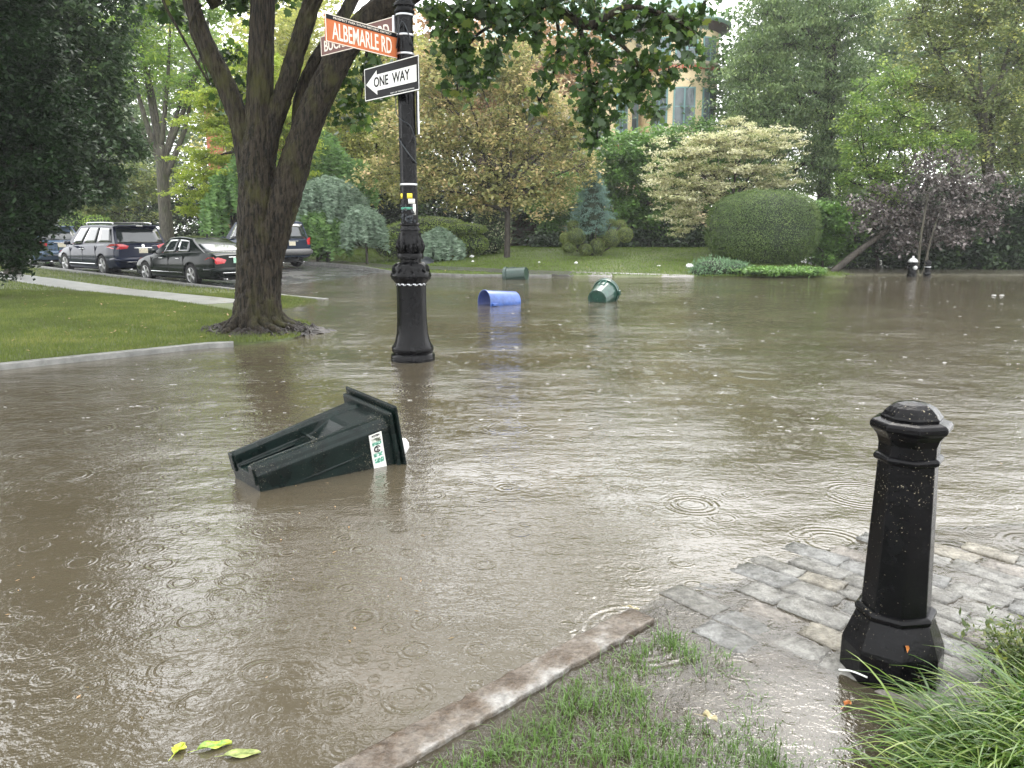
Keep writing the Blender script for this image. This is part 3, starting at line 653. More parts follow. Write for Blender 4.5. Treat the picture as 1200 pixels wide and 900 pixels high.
# ------------------------------------------------------------------ the big street maple
def street_maple():
    D = 12.7
    b = at(303, 388, D); b.z = h1(b.x, b.y)
    root = empty('maple_tree', b, 0, 'big forked street maple with exposed roots at the flooded lawn corner', 'tree')
    mb = MB(); s = D/FPX
    def limb(pts, k=5, n=14, rough=.05):
        rd = .022 if n >= 12 else 0; k = k*3 if n >= 12 else k; n = n*3 if n >= 12 else n
        P = []; Rr = []
        for (px, py, wd, *dd) in pts:
            P.append(at(px, py, D+(dd[0] if dd else 0))-b); Rr.append(wd*s/2)
        mb.tube(spline(P, k), lerp_list(Rr, k), n, rough, ridge=rd); return P
    # trunk with flared foot, the right stem growing against the left one
    limb([(300, 396, 80), (300, 388, 66), (301, 374, 56), (302, 345, 49), (302, 310, 46), (301, 270, 43), (302, 230, 41), (302, 195, 39), (303, 165, 34), (304, 130, 29), (306, 60, 26), (308, -10, 24), (306, -110, 19, .4), (292, -240, 12, 1), (280, -360, 6, 1)], 5, 20)
    limb([(316, 394, 40), (315, 378, 34), (313, 350, 30), (314, 310, 32), (321, 270, 37), (332, 235, 36), (343, 200, 34), (354, 165, 31), (369, 125, 31), (386, 90, 29), (405, 55, 28), (434, 22, 27, -.2), (480, -10, 25, -.4), (540, -40, 20, -.8), (600, -60, 15, -1.2), (700, -90, 9, -1.5)], 5, 16)
    limb([(296, 225, 28), (289, 185, 23), (281, 145, 21), (264, 98, 21), (246, 62, 19), (226, 10, 16), (214, -40, 14), (190, -130, 10, .5), (160, -250, 6, 1.2)], 5, 14)
    limb([(308, 185, 28), (319, 145, 22), (334, 105, 20), (346, 65, 19), (360, 20, 18), (375, -25, 17), (398, -110, 13, .6), (420, -230, 8, 1.3)], 5, 14)
    limb([(345, 190, 20, .1), (350, 155, 16, .15), (353, 115, 15, .2), (368, 75, 14, .25), (392, 38, 14, .2), (425, -30, 12, .5), (470, -160, 8, 1)], 5, 12)
    # overhanging bough with drooping twigs
    limb([(540, -40, 20, -.8), (600, -25, 14, -1.1), (640, 2, 11, -1.4), (665, 18, 10, -1.5), (692, 30, 9, -1.6), (720, 14, 6, -1.7), (745, 8, 5, -1.7), (790, 22, 3.5, -1.7), (815, 40, 2, -1.7)], 4, 8)
    limb([(676, 24, 6, -1.5), (684, 50, 4, -1.5), (692, 90, 3.5, -1.5), (698, 130, 3, -1.5), (700, 165, 1.5, -1.5)], 4, 6)
    limb([(690, 28, 6, -1.6), (716, 42, 4, -1.6), (745, 70, 3, -1.6), (760, 100, 2, -1.6)], 4, 6)
    limb([(640, 2, 6, -1.4), (600, 20, 4, -1.3), (560, 40, 3, -1.2), (535, 75, 2, -1.2)], 4, 6)
    limb([(600, -25, 6, -1.1), (560, -5, 4, -1.2), (530, 18, 3, -1.2), (522, 60, 2, -1.2)], 4, 6)
    limb([(650, 8, 5, -1.4), (655, 50, 3, -1.4), (645, 100, 2, -1.4)], 4, 6)
    limb([(212, -20, 6), (190, -5, 4), (212, 40, 3), (232, 75, 3), (246, 100, 2)], 4, 6)
    limb([(235, 5, 5, -.2), (222, 30, 3, -.3), (233, 60, 2.5, -.3), (245, 95, 1.5, -.3)], 4, 6)
    limb([(440, 18, 6, .3), (430, 60, 4, .3), (425, 100, 3, .3), (420, 140, 2, .3)], 4, 6)
    # thick surface roots
    for k in range(12):
        a = k*2*math.pi/12+random.uniform(-.2, .2); ln = random.uniform(.62, .98); w_ = random.uniform(.6, 1.1)
        pts = [(.26*math.cos(a), .24*math.sin(a), .30), (.45*math.cos(a), .42*math.sin(a), .13), (ln*.75*math.cos(a+.2), ln*.7*math.sin(a+.2), .05), (ln*math.cos(a+.1), ln*.9*math.sin(a+.1), -.08)]
        mb.tube(spline(pts, 6), lerp_list([.11*w_, .085*w_, .055*w_, .02], 6), 12, .25)
    tr = mb.build('trunk', M['bark_maple'], root, smooth=True)
    # mound of washed-out soil, bark and fine roots round the foot
    rm = MB(); rs = random.Random(3); n_ = 60; rings = 12; vs = [(0, 0, .2)]
    for i in range(1, rings+1):
        f = i/rings
        for k in range(n_):
            a = 2*math.pi*k/n_; rr = (.98+.16*math.sin(3*a+1)+.1*math.sin(7*a))*f; vs.append((rr*math.cos(a)*1.05, rr*math.sin(a)*.85, .15*(1-f**1.5)-.05*f+rs.uniform(-.03, .035)))
    rm.add(vs, [(0, 1+k, 1+(k+1) % n_) for k in range(n_)]+[(1+(i-1)*n_+k, 1+i*n_+k, 1+i*n_+(k+1) % n_, 1+(i-1)*n_+(k+1) % n_) for i in range(1, rings) for k in range(n_)])
    for k in range(260):
        a = rs.uniform(0, 2*math.pi); r0 = rs.uniform(.40, 1.0); ln = rs.uniform(.04, .22); a2 = a+rs.uniform(-1.6, 1.6)
        x, y = r0*math.cos(a), r0*.82*math.sin(a); x2, y2 = x+ln*math.cos(a2), y+ln*.8*math.sin(a2); z0 = .13*(1-r0**1.5); w_ = rs.uniform(.3, 1.2)
        rm.tube([(x, y, z0-.02), ((x+x2)/2, (y+y2)/2, z0+rs.uniform(.0, .05)), (x2, y2, z0-.02)], [.012*w_, .022*w_, .006], 5, .9)
    rm.build('root_mat', M['roots'], root)
    # foliage: low boughs seen in the picture, then the high crown over it
    low = [(510, 12, 22, 14), (540, 20, 34, 22), (566, 8, 30, 20), (536, 55, 26, 22), (552, 85, 26, 16), (536, 106, 13, 9), (582, 62, 24, 18), (604, 14, 38, 22), (645, 6, 34, 20), (628, 40, 24, 14), (655, 60, 18, 18),
           (640, 92, 14, 12), (632, 120, 16, 12), (676, 50, 16, 18), (705, 62, 26, 26), (694, 100, 24, 24), (684, 132, 20, 22), (706, 140, 22, 20), (698, 166, 11, 13), (735, 110, 26, 22), (748, 82, 30, 26), (728, 26, 38, 26),
           (768, 20, 30, 22), (766, 62, 22, 18), (782, 92, 18, 18), (800, 30, 26, 28), (816, 62, 9, 12), (760, 124, 18, 14), (690, 2, 30, 14), (826, 4, 10, 12)]
    blobs = pxblobs(low, D-1.55, .55)
    low2 = [(412, 118, 16, 20), (408, 92, 12, 12), (436, 78, 12, 24), (445, 45, 16, 14), (425, 135, 16, 12), (450, 110, 10, 12), (252, 100, 12, 12), (240, 78, 8, 8), (216, 22, 12, 10), (205, 2, 14, 10), (272, -2, 26, 8), (268, 66, 12, 14), (180, 5, 18, 8),
            (394, 130, 8, 10), (320, -8, 20, 8), (345, 2, 10, 6), (262, 120, 9, 9), (290, 105, 8, 14)]
    blobs2 = pxblobs(low2, D+.3, .6)
    C1, o1 = blob_points(blobs, 400, .2); C2, o2 = blob_points(blobs2, 120, .3)
    Cl = np.concatenate([C1, C2])
    hi = []
    for q in [(-7.5, 12.5, 10.4, 2.2, 2.4, 1.6), (-4.6, 14.6, 11.8, 2.6, 2.6, 1.7), (-4.0, 10.3, 10.8, 2.2, 2.0, 1.5), (-1.3, 12.6, 10.6, 2.3, 2.4, 1.5), (1.2, 11.3, 9.2, 1.8, 2.2, 1.3), (-6.5, 9.4, 9.6, 1.8, 1.8, 1.2),
              (-2.0, 8.4, 9.6, 2.0, 1.6, 1.2), (-4.4, 12.6, 13.4, 2.8, 2.8, 1.4), (1.8, 8.6, 8.2, 1.6, 1.4, 1.0), (-.5, 15.6, 9.6, 2.0, 1.8, 1.2)]: hi.append(q)
    for i, px in enumerate(range(-60, 680, 120)):
        for q in pxblobs([(px, -430-(i % 3)*25, 75, 55, (i % 2)*1.5-1.0), (px+50, -620+(i % 2)*40, 95, 70, -1.5)], 11.5, .9): hi.append(q)  # unseen crown above the view, added to darken the water's reflections
    C3, o3 = blob_points(hi, 1000, .35)
    p1 = clump_leaves(Cl-np.array(b), .17, 10, .105, .95, .8, .75, shape='maple', upb=.55)
    p3 = clump_leaves(C3-np.array(b), .42, 18, .16, .95, .7, .5, shape='maple', upb=.8)
    crown_obj('crown', [p1, p3], M['lf_maple'], root)
    tw = MB()
    for Cs, ow, bl, f in ((C1, o1, blobs, .5), (C3, o3, hi, .3)):
        for j in np.random.default_rng(2).choice(len(Cs), int(len(Cs)*f), replace=False):
            c = Vector(Cs[j])-b; e = Vector(bl[ow[j]][:3])-b
            tw.tube([e, e.lerp(c, .5)+Vector((0, 0, .05)), c], [.014, .010, .005], 4)
    for q in hi:
        e = Vector(q[:3])-b; f = Vector((random.uniform(-.8, .8), random.uniform(-.4, .6), random.uniform(5.0, 7)))
        tw.tube(spline([f, f.lerp(e, .5)+Vector((0, 0, .3)), e], 4), lerp_list([.11, .08, .03], 4), 7)
    tw.build('branches', M['bark_maple'], root, smooth=True)
street_maple()

# ------------------------------------------------------------------ lamp post with its signs
PD = onz(484, 421.5).y
def lamp_post():
    p0 = at(484, 418, PD); X, Y = p0.x, PD
    root = empty('lamp_post', (X, Y, 0), 0, 'ornate black cast iron lamp post standing in the flood water beside the street signs', 'lamp post')
    def z(py): return at(484, py, Y).z
    k = Y/FPX*.985
    def prof(l): return [(wd*k/2, z(py)) for wd, py in l]
    mb = MB()
    n = 8
    mb.lathe([(53*k/2, -.3)]+prof([(53, 420), (53, 415.5), (51, 414), (47, 412.5), (50, 410.5), (50, 406), (46, 403.5)]), 24)
    fl = lambda a, zz: 1+.045*abs(math.cos(4*a))**.5-.03
    mb.lathe(prof([(46, 404.5), (41, 399), (37, 390), (35, 375), (34, 350), (34.5, 334), (35.5, 333.9)]), 48, wob=fl)
    mb.build('base', M['iron_lamp'], root, smooth=True, flat_angle=50)
    m2 = MB(); rope = lambda a, zz: 1+.035*math.cos(16*a+zz*60)
    m2.lathe(prof([(36, 334), (36, 331), (40, 329), (45, 326.5), (47, 323), (45, 319.5), (39, 317.5), (40, 313), (35, 308.5), (29, 307)]), 64, wob=rope)
    m2.lathe(prof([(24, 308), (24, 304), (30, 303), (30.5, 299), (29.5, 297)]), 32)
    m2.build('collar', M['iron_lamp'], root, smooth=True, flat_angle=60)
    # leafy capital: body with acanthus leaves and scrolls
    m3 = MB(); m3.lathe(prof([(26, 298), (27, 290), (25, 280), (22, 272), (22, 269)]), 32, wob=lambda a, zz: 1+.06*math.cos(6*a)*math.sin(zz*30))
    for q in range(8):
        a = q*math.pi/4+.2; ca, sa = math.cos(a), math.sin(a)
        def pt(r, py, side=0): return (r*k/2*ca-side*k*sa, r*k/2*sa+side*k*ca, z(py))
        m3.tube(spline([pt(23, 299), pt(28, 292), pt(27, 284), pt(22, 277), pt(25, 273)], 3), lerp_list([.022, .03, .028, .022, .010], 3), 6)
        for sd in (-4, 4): m3.tube(spline([pt(27, 297, sd*.4), pt(31, 290, sd), pt(30, 286, sd*1.2), pt(28, 289, sd*1.2)], 3), .014, 5)
        # drooping leaves on the collar
        m3.tube(spline([pt(31, 309), pt(38, 313, 0), pt(43, 319, 0)], 3), lerp_list([.015, .03, .012], 3), 6)
    m3.build('leaf_capital', M['iron_lamp'], root, smooth=True)
    m4 = MB(); m4.lathe(prof([(25, 270), (25, 268.5), (21.5, 267), (21.5, 265), (24, 264), (24, 262), (20, 261)]), 32)
    shaft = [(19.6, 262), (19.0, 200), (18.6, 120), (18, 40), (17.8, 20), (17.3, -150), (16, -500)]
    m4.lathe(prof(shaft), 64, wob=lambda a, zz: 1+.035*math.cos(12*a))
    m4.build('shaft', M['iron_lamp'], root, smooth=True, flat_angle=50)
    m5 = MB()
    m5.lathe(prof([(21, 17), (23, 15), (23, 13), (20, 12), (20, 10), (24, 8), (24, 5), (21, 4)]), 32); m5.build('collar', M['iron_lamp'], root, smooth=True, flat_angle=40)
    for py in (18.5, 42, 64, 216.5, 332.7):
        mm = MB(); r = 20.2 if py < 300 else 35.8
        mm.lathe(prof([(r-.4, py+1.3), (r+.3, py+1.0), (r+.3, py-1.0), (r-.4, py-1.3)]), 32, caps=False); mm.build('steel_band', M['steel'], root, smooth=True)
    # bishop's crook top out of the picture, with lantern
    zt = z(-500); pts = spline([(0, 0, zt-.02), (0, 0, zt+.7), (.25, -.25, zt+1.25), (.75, -.75, zt+1.35), (1.1, -1.1, zt+.95), (1.1, -1.1, zt+.7)], 6)
    m6 = MB(); m6.tube(pts, .05, 10); m6.build('crook', M['iron_lamp'], root, smooth=True)
    m7 = MB(); m7.lathe([(.05, zt+.7), (.12, zt+.66), (.32, zt+.42), (.34, zt+.38), (.2, zt+.38)], 24, c=(1.1, -1.1, 0)); lt = m7.build('lantern', M['iron_lamp'], root, smooth=True)
    m8 = MB(); m8.lathe([(.19, zt+.38), (.2, zt+.25), (.12, zt+.12), (.01, zt+.08)], 20, c=(1.1, -1.1, 0)); m8.build('globe', M['white_paint'], lt, smooth=True)
    # small brackets, cable, stickers
    m9 = MB(); M9 = Matrix.Rotation(R(20), 3, 'Z'); m9.box((.135, -.02, z(133)), (.02, .10, .60*.85), M9); m9.build('conduit_plate', M['steel'], root, bevel=.003)
    cab = MB(); cp = [(-.09, -.08, z(70)), (-.12, -.08, z(120)), (-.11, -.09, z(135)), (-.04, -.13, z(143)), (.06, -.12, z(150)), (.12, -.06, z(170))]
    cab.tube(spline(cp, 5), .006, 6)
    cab.tube(spline([(-.1, -.06, z(163)), (-.04, -.12, z(172)), (.06, -.115, z(186)), (.115, -.05, z(192))], 5), .008, 6)
    cab.tube(spline([(-.1, -.06, z(58)), (-.02, -.125, z(28)), (.07, -.1, z(45)), (.115, -.03, z(60))], 5), .006, 6)
    cab.build('cable', M['lid_dark'], root, smooth=True)
    def curved(name, a0, a1, p0_, p1_, mat, rr=.110):
        mm = MB(); ns = 8; vs = []
        for i in range(ns+1):
            a = R(a0+(a1-a0)*i/ns)
            for pyy in (p0_, p1_): vs.append((rr*math.cos(a), rr*math.sin(a), z(pyy)))
        mm.add(vs, [(2*i, 2*i+2, 2*i+3, 2*i+1) for i in range(ns)]); o = mm.build(name, mat, root, smooth=True)
        sd = o.modifiers.new('t', 'SOLIDIFY'); sd.thickness = .002; return o
    curved('sticker', -155, -130, 233, 227, M['yellow']); curved('sticker', -95, -60, 233, 227, M['yellow'], .110)
    curved('sticker', -88, -40, 239, 233.4, M['letter']); curved('sticker', -58, -35, 252, 239.4, M['letter']); curved('sticker', -150, -60, 246, 243, M['teal'], .112)
    rag = MB()
    for i in range(40):
        a = R(random.uniform(-150, -40)); zz = z(random.uniform(240, 262)); rag.lathe([(.001, -.02), (.018, 0), (.001, .02)], 5, c=(.107*math.cos(a), .107*math.sin(a), zz), M=Matrix.Rotation(random.random()*3, 3, 'X'))
    rag.build('torn_tape', M['lid_dark'], root)
    return X, Y
LX, LY = lamp_post()
def text_obj(name, txt, size, mat, parent, loc, rot=(R(90), 0, 0), sx=1.0, ext=.0015, align='CENTER', width=None, bold=0.0):
    cu = bpy.data.curves.new(name, 'FONT'); cu.body = txt; cu.size = size; cu.extrude = ext; cu.align_x = align; cu.align_y = 'CENTER'; cu.offset = bold; cu.resolution_u = 3
    to = bpy.data.objects.new(name, cu); col.objects.link(to)
    bpy.context.view_layer.update()
    me = bpy.data.meshes.new_from_object(to); bpy.data.objects.remove(to)
    if width:
        xsn = [v.co.x for v in me.vertices]; s = width/(max(xsn)-min(xsn)); cxn = (max(xsn)+min(xsn))/2
        for v in me.vertices: v.co.x = (v.co.x-cxn)*s
    else:
        for v in me.vertices: v.co.x *= sx
    me.materials.clear(); me.materials.append(mat)
    o = bpy.data.objects.new(name, me); col.objects.link(o); o.parent = parent; o.location = loc; o.rotation_euler = rot; return o
def face_rot(e0, e1):
    """rotation about z so local +x runs from e0 to e1, local -y faces the viewer"""
    return math.atan2(e1.y-e0.y, e1.x-e0.x)
def frame_mb(W, H, t, y, d=.004):
    mb = MB()
    mb.box((0, y, H/2-t/2), (W, d, t)); mb.box((0, y, -H/2+t/2), (W, d, t)); mb.box((-W/2+t/2, y, 0), (t, d, H-2*t)); mb.box((W/2-t/2, y, 0), (t, d, H-2*t)); return mb
def road_signs():
    # orange sign: right end at the post, running to the camera's left and nearer
    e1 = at(466, 54, LY-.02); e0 = at(381, 36, LY-.92); 
    z = at(466, 53, LY-.0).z; W = math.hypot(e1.x-e0.x, e1.y-e0.y); rz = face_rot(e0, e1)
    c = (e0+e1)/2; H = 26.5*LY/FPX
    z1 = (at(466, 53, LY-.02).z+at(381, 33, LY-.92).z)/2
    root = empty('street_sign', (c.x, c.y, z1), rz, 'orange-brown street name sign reading ALBEMARLE RD under a black strip, on the lamp post', 'street sign', None)
    mb = MB(); mb.box((0, 0, 0), (W, .016, H)); mb.build('panel', M['sign_orange'], root, bevel=.002)
    frame_mb(W, H, .008, -.0105).build('border', M['letter_cream'], root)
    mb = MB(); mb.box((0, -.0105, H/2-.008-.024), (W-.018, .004, .046)); mb.build('header_strip', M['sign_black'], root)
    text_obj('header_lettering', 'PROSPECT PARK SOUTH HISTORIC DISTRICT', .032, M['letter_cream'], root, (-.0, -.0135, H/2-.033), width=W*.8)
    text_obj('lettering', 'ALBEMARLE RD', H*.86, M['letter_cream'], root, (-.01, -.0095, -.030), width=W*.82, bold=.0025)
    mb = MB(); mb.box((W/2+.028, 0, -.0), (.05, .045, H*1.12)); br = mb.build('bracket', M['steel'], root, bevel=.004)
    for q in (-.06, .06):
        mb = MB(); mb.lathe([(.008, 0), (.008, .006), (.001, .008)], 8, c=(W/2+.028, -.024, q), M=Matrix.Rotation(R(90), 3, 'X')); mb.build('bolt', M['lid_dark'], br)
    # brown sign behind, at right angles
    f1 = at(461, 29, LY+.02); f0 = at(377, 58, LY+1.0)
    W2 = math.hypot(f1.x-f0.x, f1.y-f0.y); rz2 = face_rot(f0, f1); c2 = (f0+f1)/2; H2 = 21*(LY+.5)/FPX
    root2 = empty('street_sign', (c2.x, c2.y, (f0.z+f1.z)/2), rz2, 'dark brown street name sign partly hidden behind the orange one, showing BUCK and RD', 'street sign')
    mb = MB(); mb.box((0, 0, 0), (W2, .016, H2)); mb.build('panel', M['sign_brown'], root2, bevel=.002)
    frame_mb(W2, H2, .008, -.0105).build('border', M['letter_cream'], root2)
    text_obj('lettering', 'BUCKINGHAM RD', H2*.78, M['letter_cream'], root2, (.0, -.0095, -.015), width=W2*.90, bold=.002)
    mb = MB(); mb.box((W2/2+.02, 0, 0), (.035, .045, H2*1.1)); mb.build('bracket', M['steel'], root2, bevel=.004)
    # one way sign: right end nearer the camera
    g0 = at(430, 102, LY+.30); g1 = at(493, 88, LY-.52)
    W3 = math.hypot(g1.x-g0.x, g1.y-g0.y); rz3 = face_rot(g0, g1); H3 = 34.5*LY/FPX
    c3 = (g0+g1)/2
    root3 = empty('one_way_sign', (c3.x, c3.y-.13, (g0.z+g1.z)/2), rz3, 'black sign with a white ONE WAY arrow pointing left, strapped to the lamp post', 'traffic sign')
    mb = MB(); mb.box((0, 0, 0), (W3, .006, H3)); mb.build('panel', M['sign_black'], root3)
    frame_mb(W3-.004, H3-.004, .010, -.0045, .002).build('border', M['letter'], root3)
    a = W3*.47; s1 = H3*.24; hd = H3*.37; xh = -W3*.26
    pts = [(-a, .0), (xh, hd), (xh, s1), (a*.97, s1), (a*.97, -s1), (xh, -s1), (xh, -hd)]
    mb = MB(); n = len(pts); mb.add([(x, -.0032, zz) for x, zz in pts]+[(x, -.0052, zz) for x, zz in pts], [tuple(range(n)), tuple(range(2*n-1, n-1, -1))]+[(i, (i+1) % n, n+(i+1) % n, n+i) for i in range(n)])
    ar = mb.build('arrow', M['letter'], root3)
    text_obj('lettering', 'ONE  WAY', H3*.42, M['sign_black'], ar, (.015, -.0065, 0.0), width=W3*.66, bold=.003)
    text_obj('small_lettering', 'DEPT OF TRANSPORTATION', .018, M['letter'], root3, (W3*.20, -.005, -H3*.415), width=W3*.42)
    mb = MB(); mb.box((W3*.12, .05, 0), (.05, .09, .05)); mb.build('bracket', M['steel'], root3)
road_signs()

# ------------------------------------------------------------------ bollard
def bollard():
    D = onz(1043, 785).y; p = at(1043, 785, D)
    root = empty('bollard', (p.x, D, -.02), 0, 'tall black octagonal cast iron bollard standing on wet granite setts', 'bollard')
    def z(py):
        zz = at(1043, py, D).z; return zz+.02
    k = 1/ (FPX/ (D*1.045))
    rot = math.pi/8+.12
    # radius as seen: pixel width at that height / local scale
    def pr(l):
        out = []
        for wd, py in l:
            zz = z(py); depth = D*cP+(CH-zz)*sP; out.append((wd*depth/FPX/2*1.02, zz))
        return out
    mb = MB()
    mb.lathe(pr([(109, 812), (109, 790), (109, 752), (107, 748)]) + pr([(84, 718), (81, 716.5)]), 8, rot=rot)
    b1 = mb.build('base', M['black_iron'], root, bevel=.006)
    mb = MB(); mb.lathe(pr([(78, 718), (86, 716), (87, 712), (85, 709.5), (77, 708)]), 8, rot=rot); mb.build('moulding', M['black_iron'], root, bevel=.004)
    mb = MB(); mb.lathe(pr([(74, 711), (64.5, 536)]), 8, rot=rot); mb.build('shaft', M['black_iron'], root, bevel=.005)
    mb = MB(); mb.lathe(pr([(66, 540), (74, 537.5), (75, 534), (73, 531.5), (66, 530)]), 8, rot=rot); mb.build('moulding', M['black_iron'], root, bevel=.004)
    mb = MB(); mb.lathe(pr([(66, 532), (66, 518), (71, 510), (80, 504), (86, 501), (88, 499), (88, 495), (84, 492), (68, 489.5), (66, 488.8)]), 8, rot=rot); mb.build('cap', M['black_iron'], root, bevel=.004)
    mb = MB(); mb.lathe(pr([(60, 490.5), (66, 489.5), (67, 486.5), (63, 485), (58, 481), (48, 476), (34, 472.4), (16, 470.4), (1, 469.8)]), 8, rot=rot); mb.build('dome', M['black_iron'], root, bevel=.002)
    root.rotation_euler = (0, R(-1.0), 0)
    return p.x, D
BX, BY = bollard()

# ------------------------------------------------------------------ wheelie bin floating in front
def wheelie_bin():
    A = onz(306, 577); B = onz(463, 541)
    rz = math.atan2(B.y-A.y, B.x-A.x)
    root = empty('wheelie_bin', (0, 0, 0), 0, 'dark green wheeled bin tipped over in the flood water, white sticker on its side', 'bin')
    L = 1.0
    # local: x from foot (0) to rim (L), y across, z up out of the back; near side is -y
    prof = lambda x: (.205+.075*x/L, .30+.24*(x/L))        # half width, thickness
    st = [0, .02, .06, .15, .3, .45, .58, .66, .72, .76, .82, .88, .93, .97]
    def sec(x):
        w_, t = prof(x); rd = .075 if x < .60 else max(0.0, .075*(1-(x-.60)/.14)); ww = .52 if x < .60 else .52*(1-.25*(x-.6)/.2)
        rg = .016
        s = [(-w_, -t), (-w_-.0, -t*.5), (-w_-.012, -.075), (-w_-.012, -.05), (-w_+.004, -.035), (-w_+.012, -.012), (-w_+.035, rg*.6), (-w_+.055, rg), (-w_*(ww+.16), rg), (-w_*(ww+.05), 0),
             (-w_*ww, -rd*.9), (-w_*(ww-.1), -rd)]
        return [(x, y, z) for y, z in s]+[(x, -y, z) for y, z in reversed(s)]
    mb = MB(); secs = [sec(x) for x in st]; n = len(secs[0]); vs = [v for s_ in secs for v in s_]
    fs = [(i*n+k, i*n+(k+1) % n, (i+1)*n+(k+1) % n, (i+1)*n+k) for i in range(len(st)-1) for k in range(n)]
    fs += [tuple(range(n)), tuple((len(st)-1)*n+k for k in range(n-1, -1, -1))]
    mb.add(vs, fs)
    body = mb.build('body', M['bin_plastic'], root, bevel=.006)
    # rim flange and lid
    mb = MB(); w_, t = prof(1.0)
    mb.box((.985, 0, -t/2+.02), (.04, w_*2+.08, t+.07)); mb.build('rim', M['bin_plastic'], root, bevel=.015)
    mb = MB(); mb.box((1.022, 0, -t/2+.03), (.022, w_*2+.12, t+.13)); mb.box((1.045, 0, -t/2), (.03, w_*1.5, t*.85)); mb.build('lid', M['bin_plastic'], root, bevel=.012)
    mb = MB(); mb.tube([(.50, -.14, -.03), (.50, .14, -.03)], .013, 8); mb.build('axle', M['bin_plastic'], root, smooth=True)
    # ribs running along the channel and side
    mb = MB()
    for yy in (-.075, .07): mb.tube([(.01, yy, -.068), (.40, yy*.8, -.068)], .009, 6)
    mb.tube([(.0, -.19, -.2), (.35, -.225, -.20), (.75, -.262, -.19)], .010, 6)
    mb.build('rib', M['bin_plastic'], root, smooth=True)
    # two feet blocks at the low end
    for sy in (-1, 1):
        mb = MB(); mb.box((-.004, sy*.158, -.06), (.02, .07, .13)); mb.build('foot', M['bin_plastic'], root, bevel=.008)
    # sticker
    sx0, sx1 = .80, .90
    mb = MB(); ys_ = lambda x: -prof(x)[0]-.0035
    def q(x, z_, o=0): w2, t2 = prof(x); yy = -w2-.013 if z_ > -.075 else -w2-.012*max(0, 1-(-.075-z_)/(t2*.5-.075)); return (x, yy-.004-o, z_)
    def patch(mbx, x0, x1, z0, z1, o, th=.0):
        ns = 6; vs = []
        for i in range(ns+1):
            zz = z0+(z1-z0)*i/ns; vs += [q(x0, zz, o), q(x1, zz, o)]
        mbx.add(vs, [(2*i, 2*i+1, 2*i+3, 2*i+2) for i in range(ns)])
    patch(mb, sx0, sx1, -.062, -.40, 0); stk = mb.build('sticker', M['letter'], root)
    for (z0, z1, mt) in ((-.098, -.128, 'sticker_dark'), (-.13, -.155, 'sticker_green'), (-.215, -.245, 'sticker_green'), (-.258, -.295, 'sticker_green')):
        mb = MB(); patch(mb, sx0+.015, sx1-.012, z0, z1, .0015); mb.build('sticker_picture', M[mt], stk)
    def stext(txt, size, zc, wd, o=.003):
        tob = text_obj('sticker_lettering', txt, size, M['sign_black'], stk, q((sx0+sx1)/2, zc, o), (R(90), 0, 0), width=wd, ext=.0005, bold=.0008)
    stext('POTEN', .022, -.080, .062); stext('2', .04, -.184, .022); 
    mb = MB(); c0 = q((sx0+sx1)/2, -.184, .003)
    mb.tube([(c0[0]+.024*math.cos(a), c0[1], c0[2]+.022*math.sin(a)) for a in [i*.35 for i in range(1, 17)]], .004, 5); mb.build('sticker_ring', M['sign_black'], stk)
    # place: back face up, rim end high, near side along the water line
    Mt = Matrix.Translation(Vector((A.x, A.y, 0))) @ Matrix.Rotation(rz, 4, 'Z') @ Matrix.Rotation(R(-11.5), 4, 'Y') @ Matrix.Rotation(R(4), 4, 'X') @ Matrix.Translation(Vector((0.0, .215, .165)))
    root.matrix_world = Mt
    return B
def sticker_mats():
    for nm, cs in (('sticker_green', [(.4, (.75, .78, .75)), (.5, (.10, .38, .26)), (.62, (.04, .12, .09))]), ('sticker_dark', [(.4, (.7, .7, .65)), (.52, (.10, .10, .07)), (.6, (.05, .09, .05))])):
        m, n, l, p = newmat(nm); t = noise(n, l, 55, 4, .7); r = ramp(n, l, t.outputs['Fac'], cs); l.new(r.outputs['Color'], p.inputs['Base Color']); p.inputs['Roughness'].default_value = .4; M[nm] = m
sticker_mats()
BB = wheelie_bin()
def bag(name, label, p, r, seed, sq=.6):
    mb = MB(); solid_blob(mb, (0, 0, r*sq*.5), (r, r*.7, r*sq), 16, .18, seed); o = mb.build(name, M['bag'], None, smooth=True); o.location = p; tag(o, label, 'plastic bag'); return o
bag('plastic_bag', 'white plastic bag bobbing at the rim of the tipped wheeled bin', at(467, 530, BB.y+.05), .07, 1, 1.1)

# ------------------------------------------------------------------ drifting bins further out
def blue_barrel():
    p = at(586, 352, 17.8); root = empty('blue_bin', (p.x, p.y, .06), 0, 'bright blue round rubbish bin floating on its side, open end to the left', 'bin')
    r0, r1, L = .275, .245, .86
    M_ = Matrix.Rotation(R(90), 3, 'Y')
    mb = MB(); mb.lathe([(r0, -L/2), (r0+.012, -L/2), (r0+.012, -L/2+.03), (r0-.004, -L/2+.035), (r1, L/2-.03), (r1-.02, L/2), (r1-.06, L/2)], 40, M=M_, caps=False)
    mb.add([Vector((L/2, (r1-.06)*math.cos(a), (r1-.06)*math.sin(a))) for a in [i*math.pi/20 for i in range(40)]], [tuple(range(40))])
    mb.build('body', M['bin_blue'], root, smooth=True, flat_angle=40)
    mb = MB(); mb.lathe([(r0, -L/2), (r0-.012, -L/2), (r1-.01, L/2-.04), (.01, L/2-.04)], 40, M=M_, caps=False); mb.build('inside', M['bin_blue_in'], root, smooth=True)
    mb = MB(); mb.box((-L/2+.12, -r0-.02, -.035), (.14, .07, .05)); mb.box((-L/2+.12, -r0-.05, -.02), (.10, .02, .03)); mb.build('handle', M['bin_blue'], root, bevel=.01)
    root.rotation_euler = (0, R(2), R(33))
blue_barrel()
